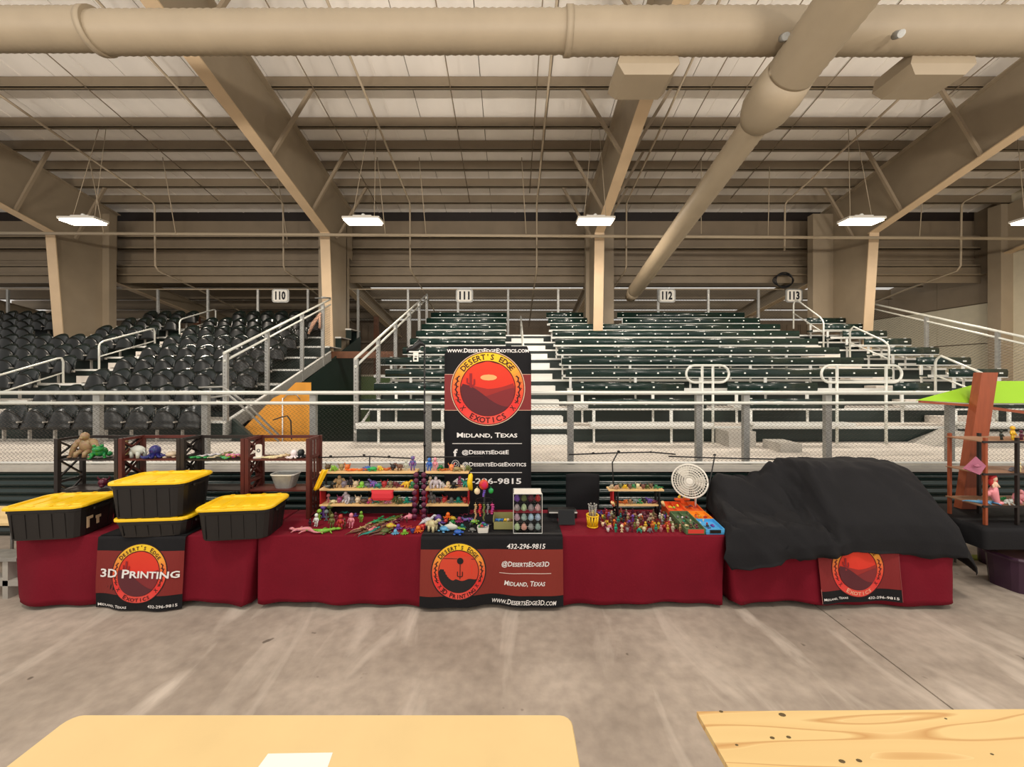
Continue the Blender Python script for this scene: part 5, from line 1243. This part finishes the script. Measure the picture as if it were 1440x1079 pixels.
def otray(label, x0, x1, y0, y1, z0_, z1_, col, cells=2):
    m_ = mat('tray_'+label.split()[0], col, .45); t = thing('display_tray', label, 'tray', ((x0+x1)/2, y0, zc), 0, 'open display trays'); h = (x1-x0)/2; d = y1-y0
    MB().add([(-h,0,0),(h,0,0),(h,d,0),(-h,d,0),(-h,0,z0_-.03),(h,0,z0_-.03),(h,d,z1_-.03),(-h,d,z1_-.03)], [(0,3,2,1),(4,5,6,7),(0,1,5,4),(1,2,6,5),(2,3,7,6),(3,0,4,7)]).build('tray_base', m_, t)
    e = MB()
    for a, b_ in (((-h,0),(h,0)),((h,0),(h,d)),((h,d),(-h,d)),((-h,d),(-h,0))):
        za = z0_+(z1_-z0_)*a[1]/d; zb_ = z0_+(z1_-z0_)*b_[1]/d; e.obox((a[0],a[1],za-.02),(b_[0],b_[1],zb_-.02),.008,.04)
    e.build('tray_rim', m_, t)
    for k in range(1, cells): x = -h+2*h*k/cells; MB().obox((x,0,z0_-.02),(x,d,z1_-.02),.006,.036).build('divider', m_, t)
    return t
otray('orange display tray at the back, left half', 1.88, 2.09, 4.60, 4.84, .10, .13, (236,96,40)); otray('bright orange display tray at the back, right half', 2.095, 2.29, 4.60, 4.84, .10, .13, (238,110,44))
t = otray('olive green display tray with a red front label, nearest the figures', 1.88, 2.085, 4.15, 4.58, .06, .10, (84,110,74), 2)
MB().box(-.085,.085,-.006,-.003,.012,.055).build('front_label', mat('red_label',(214,60,44),.5), t)
otray('amber display tray beside the olive one', 2.095, 2.29, 4.38, 4.58, .085, .10, (240,150,40))
t = otray('sky blue display tray at the front right corner of the third table', 2.095, 2.29, 4.15, 4.375, .06, .085, (80,170,226), 1)
MB().box(-.06,.06,-.006,-.003,.012,.05).build('front_label', M['screen'], t)
for i, (c, x, y, z) in enumerate((('yellow',1.93,4.7,.10),('lime',1.97,4.68,.10),('yellow',2.03,4.72,.11),('brown',2.14,4.7,.10),('maroon',2.19,4.72,.105),('red',2.24,4.7,.10),('grey',1.93,4.48,.06),('black',1.98,4.46,.06),('grey',2.03,4.47,.06),('cream',1.93,4.26,.045),('yellow',1.98,4.24,.04),('tan',2.03,4.25,.045),('orange',2.14,4.47,.065),('yellow',2.19,4.48,.065),('red',2.24,4.46,.065),('black',2.16,4.25,.045),('purple',2.22,4.26,.045))):
    toy('turtle' if i % 2 else 'car', c, x, y, zc+z, .055, i*.7, 'in the display trays, %s from the back left' % ORD[i], 'trinkets in the display trays')
t = thing('seal_stand', 'orange tray stand topped with two yellow ducks at the back of the trays', 'stand', (PX(959,4.8), 4.80, zc+.13)); MB().box(-.09,.09,-.02,.02,.03,.05).box(-.02,.02,-.02,.02,-.0,.03).build('stand_top', mat('orange_top',(240,90,30),.5), t)
for i, dx in enumerate((-.035,.03)):
    o = inst('duck_toy', MB().blob((0,0,.2),(.26,.2,.18),sub=2).blob((.12,0,.48),.16,sub=2).blob((.28,0,.45),(.08,.06,.03)).mesh('duck_toy', M['toy']), None, (PX(959,4.8)+dx, 4.80, zc+.18), (0,0,-1.2), .08); o.color = L(COL['yellow']); tag(o, 'tiny yellow duck on the orange stand, %s of the pair' % ('left','right')[i], 'toy', 'duck pair')
# fan
x = PX(973,4.62); t = thing('desk_fan', 'round white desk fan on a stem behind the display trays', 'fan', (x+.12, 4.78, ZT+.012))
zf = PZ(676,4.7)-ZT-.012; fx, fy = -.12, -.10
MB().lathe([(.1,0),(.1,.015),(.03,.03),(.014,.04)], 16).tube([(0,0,.03),(0,0,zf-.22),(-.04,-.03,zf-.12)], .012, 8).build('stem', M['white'], t)
tl = Matrix.Rotation(-.5, 3, 'Z') @ Matrix.Rotation(PI/2-.12, 3, 'X')
def fp(x_, y_, z_): v = tl @ Vector((x_, y_, z_)); return (fx+v.x, fy+v.y, zf+v.z)
e = MB(); R_ = .20
for r in (R_, R_*.98, R_*.84, R_*.7, R_*.56, R_*.42, R_*.28, R_*.16):
    dz = .035*math.cos(r/R_*PI/2)
    for sg in (1, -1): e.tube([fp(r*math.cos(a*PI/16), r*math.sin(a*PI/16), sg*(dz+.012)) for a in range(33)], .0045 if r < R_*.97 else .008, 5)
for k in range(36):
    a = k*PI/18
    for sg in (1, -1): e.tube([fp(r*math.cos(a+.25*(1-r/R_)), r*math.sin(a+.25*(1-r/R_)), sg*(.035*math.cos(r/R_*PI/2)+.012)) for r in (R_*.16, R_*.45, R_*.75, R_)], .0028, 3)
e.build('grille', M['white'], t)
e = MB()
for k in range(3):
    a = k*2*PI/3; q = []
    e.add([fp(r*math.cos(a+b_), r*math.sin(a+b_), z_) for r, b_, z_ in ((.03,-.3,-.01),(.17,-.45,-.02),(.18,.1,.0),(.16,.5,.02),(.03,.5,.01))], [(0,1,2,3,4)])
o = e.build('blades', M['white'], t); o.modifiers.new('s','SOLIDIFY').thickness = .003
MB().tube([fp(0,0,-.09), fp(0,0,-.08), fp(0,0,.04), fp(0,0,.052)], [.035,.05,.05,.03], 12).build('motor', M['white'], t)

# black T-bar lamp stands on the tables, tall camera pole
def tbar(label, pts_bar, pole, knob=()):
    t = thing('bar_light_stand', label, 'light stand', pole[-1]); b0 = Vector(pole[-1])
    MB().tube([Vector(p)-b0 for p in pts_bar], .009, 6).build('light_bar', M['blk'], t)
    MB().tube([Vector(p)-b0 for p in pole], .008, 6).build('pole', M['blk'], t)
    for k in knob: MB().blob(Vector(k)-b0, (.022,.016,.014)).build('clamp', M['blk'], t)
    MB().lathe([(.06,0),(.06,.01),(.01,.02)], 10).build('base', M['blk'], t)
q = lambda px, py, Y: (PX(px,Y), Y, PZ(py,Y))
tbar('thin black bar light above the left bay of the toy shelf', [q(362,646,4.84), q(450,643.5,4.84), q(520,642,4.84), q(583,645,4.84)], [q(520,642,4.84), q(519,678,4.84), (PX(519,4.84),4.84,zc)], [q(512,640,4.84), q(465,641.5,4.84), q(547,642,4.84)])
tbar('short thin black bar light over the right bay of the toy shelf', [q(600,643,4.84), q(680,643,4.84)], [q(606,643,4.84), (PX(606,4.84),4.84,zc)])
tbar('thin black bar light above the small two-tier shelf', [q(800,639.5,4.8), q(868,637,4.8), q(915,636,4.8), q(950,639,4.8)], [q(869,636,4.8), q(861,651,4.8), q(863,690,4.8), (PX(863,4.8),4.8,zc)], [q(834,637.5,4.8), q(870,635,4.8), q(915,636,4.8)])
tbar('thin black bar light beside the white fan', [q(940,642,4.82), q(1000,644,4.82), q(1090,646,4.82)], [q(1005,642,4.82), q(994,700,4.82), (PX(994,4.82),4.82,zc)], [q(1005,640,4.82)])
t = thing('camera_pole', 'tall thin black pole with a small lamp and a white tag at the top', 'pole', (PX(597,5.25), 5.25, 0))
zt_ = PZ(484,5.25); MB().tube([(0,0,.25),(0,0,zt_)], .011, 8).build('pole', M['blk'], t)
for a in range(3): MB().tube([(0,0,.42),(.28*math.cos(a*2.1+.4),.28*math.sin(a*2.1+.4),0.008)], .009, 5).build('leg', M['blk'], t)
for z in (1.5, 1.95, 2.3): MB().tube([(0,0,z),(0,0,z+.04)], .017, 8).build('collar', M['blk'], t)
MB().tube([(0,0,zt_-.02),(-.06,0,zt_+.02),(-.14,0,zt_-.06),(-.24,0,zt_-.09)], [.012,.05,.05,.03], 8).build('lamp_head', M['blk'], t)
MB().box(-.2,-.02,-.05,.05,zt_-.115,-.1+zt_).build('lamp_plate', M['alu'], t)
MB().box(-.14,-.07,-.06,-.055,zt_-.24,zt_-.12).build('tag', M['white'], t); MB().box(-.125,-.09,-.062,-.06,zt_-.22,zt_-.19).box(-.12,-.085,-.062,-.06,zt_-.175,zt_-.165).build('tag_print', M['blk'], t)

# ------------------------------------------------------------------ black cover over goods on the rightmost table
# each section: X position, then (Y, z) from the back hem over the top to the front hem
S = [
 (2.335, [(4.98,.70),(4.90,.80),(4.80,.82),(4.6,.81),(4.4,.80),(4.2,.79),(4.09,.74),(4.00,.66),(3.97,.60)]),
 (2.40,  [(5.00,.55),(4.93,1.10),(4.84,1.14),(4.6,1.02),(4.4,.96),(4.2,.88),(4.08,.80),(4.00,.62),(3.96,.48)]),
 (2.55,  [(5.02,.5),(4.95,1.20),(4.82,1.22),(4.62,1.06),(4.46,.92),(4.28,.90),(4.08,.87),(3.97,.62),(3.93,.44)]),
 (2.72,  [(5.02,.5),(4.95,1.20),(4.80,1.20),(4.6,1.02),(4.46,.90),(4.28,.885),(4.10,.875),(3.99,.66),(3.95,.50)]),
 (2.95,  [(5.02,.5),(4.95,1.20),(4.80,1.19),(4.6,1.00),(4.46,.89),(4.28,.875),(4.10,.865),(4.0,.68),(3.98,.56)]),
 (3.15,  [(5.02,.5),(4.96,1.24),(4.82,1.22),(4.62,1.02),(4.46,.89),(4.28,.87),(4.10,.86),(4.0,.70),(3.98,.60)]),
 (3.32,  [(5.02,.5),(4.97,1.36),(4.84,1.34),(4.66,1.10),(4.48,.91),(4.28,.875),(4.10,.83),(4.01,.72),(3.98,.61)]),
 (3.42,  [(5.02,.5),(4.98,1.405),(4.86,1.40),(4.72,1.24),(4.56,1.00),(4.34,.88),(4.14,.80),(4.02,.70),(4.00,.60)]),
 (3.50,  [(5.02,.5),(4.98,1.41),(4.86,1.42),(4.76,1.40),(4.62,1.30),(4.40,1.08),(4.18,.86),(4.03,.70),(4.01,.60)]),
 (3.60,  [(5.02,.5),(4.98,1.41),(4.86,1.42),(4.74,1.41),(4.62,1.36),(4.40,1.14),(4.13,.89),(4.07,.73),(4.05,.60)]),
 (3.90,  [(5.02,.5),(4.98,1.41),(4.86,1.42),(4.74,1.41),(4.62,1.36),(4.40,1.14),(4.13,.885),(4.07,.73),(4.05,.575)]),
 (4.25,  [(5.02,.5),(4.98,1.41),(4.86,1.42),(4.74,1.41),(4.62,1.36),(4.40,1.14),(4.13,.885),(4.07,.73),(4.05,.58)]),
 (4.55,  [(5.02,.5),(4.98,1.40),(4.86,1.41),(4.74,1.40),(4.62,1.35),(4.40,1.13),(4.13,.875),(4.07,.71),(4.05,.57)]),
 (4.70,  [(5.02,.5),(4.98,1.38),(4.86,1.38),(4.74,1.36),(4.62,1.29),(4.40,1.08),(4.13,.855),(4.07,.69),(4.05,.56)]),
 (4.80,  [(5.03,.5),(4.99,1.34),(4.86,1.34),(4.74,1.32),(4.62,1.24),(4.40,1.03),(4.15,.83),(4.05,.66),(4.03,.55)]),
 (4.90,  [(5.03,.45),(4.99,1.0),(4.86,.98),(4.74,.96),(4.62,.92),(4.42,.82),(4.2,.70),(4.09,.58),(4.07,.50)]),
 (5.00,  [(5.03,.4),(4.99,.70),(4.86,.68),(4.74,.66),(4.62,.62),(4.45,.56),(4.25,.50),(4.14,.44),(4.12,.40)]),
 (5.06,  [(5.03,.3),(4.99,.50),(4.86,.48),(4.74,.47),(4.62,.43),(4.45,.39),(4.28,.36),(4.18,.33),(4.16,.31)])]
def cat(p0, p1, p2, p3, t):
    return .5*((2*p1)+(-p0+p2)*t+(2*p0-5*p1+4*p2-p3)*t*t+(-p0+3*p1-3*p2+p3)*t**3)
def sec(u):
    k = min(len(S)-2, int(u)); t = u-k; g_ = [S[max(0,k-1)], S[k], S[k+1], S[min(len(S)-1,k+2)]]
    X = g_[1][0]+(g_[2][0]-g_[1][0])*t
    return X, [tuple(cat(*[q_[1][j][c] for q_ in g_], t)*.2+.8*(g_[1][1][j][c]*(1-t)+g_[2][1][j][c]*t) for c in (0,1)) for j in range(9)]
NU = (len(S)-1)*6; NV = 48; vs = []
for i in range(NU+1):
    X, P_ = sec(i/6)
    for j in range(NV+1):
        v = j/NV*8; k = min(7, int(v)); t = v-k
        a = P_[k]; b_ = P_[k+1]; p0 = P_[max(0,k-1)]; p3 = P_[min(8,k+2)]
        Y = .2*cat(p0[0],a[0],b_[0],p3[0],t)+.8*(a[0]*(1-t)+b_[0]*t); z = .2*cat(p0[1],a[1],b_[1],p3[1],t)+.8*(a[1]*(1-t)+b_[1]*t)
        f = max(0, (v-6)/2); wr = noise.noise(Vector((X*3.2, Y*1.6+z*1.2, 1.7))); wr2 = noise.noise(Vector((X*8+z*2, Y*4, z*3)))
        lf = 1 if X < 3.45 else .4
        z += lf*(.03*wr+.014*wr2-.05*max(0,.16-abs(noise.noise(Vector((X*4+z*2.5, Y*2.4, 9.1)))))/.16)*(1-f*.5); Y += -f*(.03*math.sin(X*15+math.sin(X*4)*2)*lf)+lf*.02*wr2*min(1,(v/8))
        if v > 7.9: z += .03*math.sin(X*5.3)
        # long folds falling from the ridge
        if 3.25 < X < 3.8 and v > 2.5: z += .026*math.sin(X*38+v)*min(1,(v-2.5))*max(0, min(1, 7.5-v)); 
        vs.append((X+(.17*(1-v/8)-.14*v/8)*max(0, 1-(X-2.335)/.6)+.15*(1-v/8)*max(0, min(1, (X-4.4)/.3))-.04*v/8*max(0, min(1, (X-4.7)/.2)), Y, z))
m = MB(); m.add(vs, [(i*(NV+1)+j, i*(NV+1)+j+1, (i+1)*(NV+1)+j+1, (i+1)*(NV+1)+j) for i in range(NU) for j in range(NV)], None, True)
o = m.build('black_cover', M['black']); tag(o, 'large black cloth draped over hidden goods on the rightmost table', 'cloth'); so = o.modifiers.new('s','SOLIDIFY'); so.thickness = .006

# ------------------------------------------------------------------ neighbouring stall at the right edge
Yn = 4.98
t = thing('wooden_canopy_stand', 'reddish brown wooden post carrying a small lime green canopy at the right edge', 'stand', (PX(1376,Yn), Yn, 0))
MB().add([(x_+dx, y_, z_) for z_, dx in ((.752,-.16),(PZ(524,Yn),.10)) for x_, y_ in ((-.105,-.04),(.105,-.04),(.105,.05),(-.105,.05))], [(0,3,2,1),(4,5,6,7),(0,1,5,4),(1,2,6,5),(2,3,7,6),(3,0,4,7)]).build('post', M['brownwood'], t)
def qq(px, py, Y=Yn): return (PX(px,Y)-PX(1376,Yn), Y-Yn, PZ(py,Y))
MB().obox(qq(1293,565,5.04), qq(1372,571,5.04), .03, .03).obox(qq(1385,573,5.04), qq(1500,588,5.04), .05, .035).build('canopy_beam', M['brownwood'], t)
m = MB(); m.add([qq(1288,563,5.06), qq(1388,536,5.3), qq(1500,536,5.3), qq(1500,567,5.06), qq(1368,567,5.06), qq(1392,537,5.32), qq(1500,560,5.6)], [(0,4,1),(1,4,3,2),(5,6,2),(0,1,5)])
o = m.build('canopy', M['lime'], t); o.modifiers.new('s','SOLIDIFY').thickness = .006
t = thing('folding_table', 'neighbouring table under a black cloth at the right edge', 'table', (6.6, 4.75, 0), 0)
MB().loft([rr(2.5,.8,.05,.705), rr(2.5,.8,.05,.735)]).build('tabletop', M['tabletop'], t)
for sx in (-.75,1.1):
    for sy in (-.1,.33): MB().tube([(sx,sy,0),(sx,sy,.71)], .014, 6).build('leg', M['greyleg'], t)
m = MB(); P = rr(2.54,.84,.05,0,5,(6.6,4.75)); 
rings = []
for z, fl in ((.748,-.02),(.745,.0),(.70,.012),(.6,.02),(.5,.02)):
    rings.append([(x_+(x_-6.6)*fl/1.2, y_+(1 if y_ > 4.75 else -1)*fl+.008*math.sin(x_*20)*(1 if z < .72 else 0), z-(.03*math.sin(x_*3) if z < .55 else 0)) for x_, y_, _z in P])
m.loft(rings, (True, False), None, True); tag(m.build('tablecloth', M['black']), 'black tablecloth on the neighbouring table at the right edge', 'tablecloth')
x0 = PX(1352,4.62); zt0 = .752
t = thing('curio_shelf', 'small open brown curio shelf with three tiers on the neighbouring table', 'shelf', (x0, 4.62, zt0))
w_ = 1.25; hh = PZ(612,4.62)-zt0; zsf = [PZ(706,4.55)-zt0, PZ(662,4.55)-zt0, PZ(618,4.55)-zt0]
for x_ in (.04, PX(1418,4.42)-x0+.1, w_):
    for y_ in (-.2, .16): MB().box(x_-.014, x_+.014, y_-.014, y_+.014, 0, hh).build('upright', M['rack1'] if x_ > .1 else M['brownwood'], t)
for z in zsf: MB().box(.0, w_, -.2, .17, z-.012, z).build('shelf_board', M['shelfwood'], t); MB().box(.0, w_, -.215, -.2, z-.02, z+.004).build('shelf_edge', M['rack1'], t)
g = 'toys on the curio shelf'
def ct_(kd, c, px, tier, s, lab, Y=4.5): toy(kd, c, PX(px,Y), Y, zt0+zsf[tier]+.001, s, random.uniform(-.3,.3), lab, g)
ct_('person','black',1408,2,.12,'on the top tier of the curio shelf, beside the yellow one'); ct_('person','yellow',1424,2,.17,'on the top tier of the curio shelf'); ct_('person','maroon',1436,2,.12,'on the top tier at the picture edge')
ct_('frog','grey',1425,1,.12,'on the middle tier of the curio shelf'); ct_('person','cream',1433,1,.12,'on the middle tier at the picture edge')
ct_('lizard','sky',1380,0,.28,'lying on the bottom tier of the curio shelf'); ct_('gorilla','pink',1434,0,.16,'on the bottom tier at the picture edge'); ct_('frog','white',1418,0,.13,'on the bottom tier beside the mermaid', 4.46); ct_('frog','green',1411,0,.09,'on the bottom tier behind the mermaid', 4.6)
t = thing('mermaid_figure', 'pink mermaid figurine with long red hair on the bottom tier of the curio shelf', 'figurine', (PX(1401,4.44), 4.46, zt0+zsf[0]+.001), .2)
pk = mat('pink_plastic',(236,150,160),.4); MB().tube([(.02,-.02,.015),(.03,0,.06),(-.02,0,.14),(0,0,.2)], [.02,.03,.045,.03], 8).blob((-.09,0,.13),(.05,.02,.035)).blob((.05,-.03,.02),(.05,.02,.02)).tube([(-.03,0,.16),(-.08,0,.14)], .02, 6).build('tail', pk, t)
MB().tube([(0,0,.19),(0,0,.25),(0,0,.27)], [.026,.03,.013], 8).tube([(-.03,0,.25),(-.045,-.02,.2)], .01, 5).tube([(.03,0,.25),(.045,-.02,.2)], .01, 5).blob((0,0,.30),(.028,.027,.033),sub=2).build('torso', mat('pale_plastic',(244,208,180),.5), t)
MB().blob((0,.012,.315),(.04,.034,.038),sub=2).blob((-.035,.01,.26),(.02,.025,.055)).blob((.035,.01,.26),(.02,.025,.055)).build('hair', mat('red_hair',(206,48,50),.5), t)
tag(MB().add([(PX(1358,4.36),4.36,PZ(660,4.36)),(PX(1378,4.36),4.36,PZ(668,4.36)),(PX(1390,4.38),4.40,PZ(656,4.38)),(PX(1376,4.38),4.40,PZ(643,4.38)),
   (PX(1358,4.36),4.39,PZ(660,4.36)),(PX(1378,4.36),4.39,PZ(668,4.36)),(PX(1390,4.38),4.41,PZ(656,4.38)),(PX(1376,4.38),4.41,PZ(643,4.38))], [(0,1,2,3),(7,6,5,4),(0,4,5,1),(1,5,6,2),(2,6,7,3),(3,7,4,0)]).blob((PX(1376,4.34),4.35,PZ(656,4.34)),(.04,.02,.02)).build('pink_pouch', mat('mauve_pouch',(168,96,122),.6)), 'mauve diamond-shaped pouch hung on the left of the curio shelf', 'pouch')
# purple totes under the neighbouring table
for i, (px, py, Y, w_, d, h, rz, lb) in enumerate(((1418,810,4.5,.5,.42,.40,.15,'purple plastic tub with a round lid under the neighbouring table'), (1396,775,5.05,.3,.3,.45,-.4,'greyish purple tub standing behind the round-lidded one'))):
    t = thing('plastic_tub', lb, 'tub', (PX(px,Y)+(.1 if i == 0 else 0), Y, 0), rz)
    MB().loft([rr(w_*.8,d*.8,.1,0), rr(w_*.92,d*.92,.12,h-.04)]).build('tub_body', M['purple'], t)
    MB().loft([rr(w_,d,.14,h-.04), rr(w_*1.02,d*1.02,.14,h-.02), rr(w_*.97,d*.97,.14,h), rr(w_*.8,d*.8,.12,h), rr(w_*.78,d*.78,.12,h-.015)]).build('lid', M['purple'], t)
    MB().box(.1,.16,-.1,-.07,h-.0,h+.012).build('latch', M['white'], t)
tag(MB().loft([rr(.34,.14,.05,0,3,(PX(1378,5.2),5.2)), rr(.34,.14,.05,.012,3,(PX(1378,5.2),5.2))]).build('floor_mat', mat('green_mat',(150,160,70),.8)), 'small greenish mat on the floor behind the covered table', 'mat')
# coil of cable by sign 113, cloth hung on the left railing
m = MB()
for k in range(3): m.tube([(PX(1103,14.8)+(.32+.04*k)*math.cos(a*PI/9+k), 14.8+.03*k, PZ(394,14.8)+(.30-.04*k)*math.sin(a*PI/9+k)) for a in range(19)], .022, 5)
tag(m.build('cable_coil', M['blk']), 'black coil of cable hanging above the number 113 sign', 'cable')
tag(MB().tube([(-5.97,12.0,PZ(440,12)),(-6.2,12.0,PZ(455,12)),(-6.35,12.0,PZ(470,12))],[.03,.06,.03],6).tube([(-6.0,12.0,PZ(462,12)),(-6.0,12.0,PZ(444,12))],[.04,.03],6).build('hung_cloth', mat('beige_bundle',(214,170,144),.7)), 'pale pink bundle hung on the railing of the left stand', 'bundle')
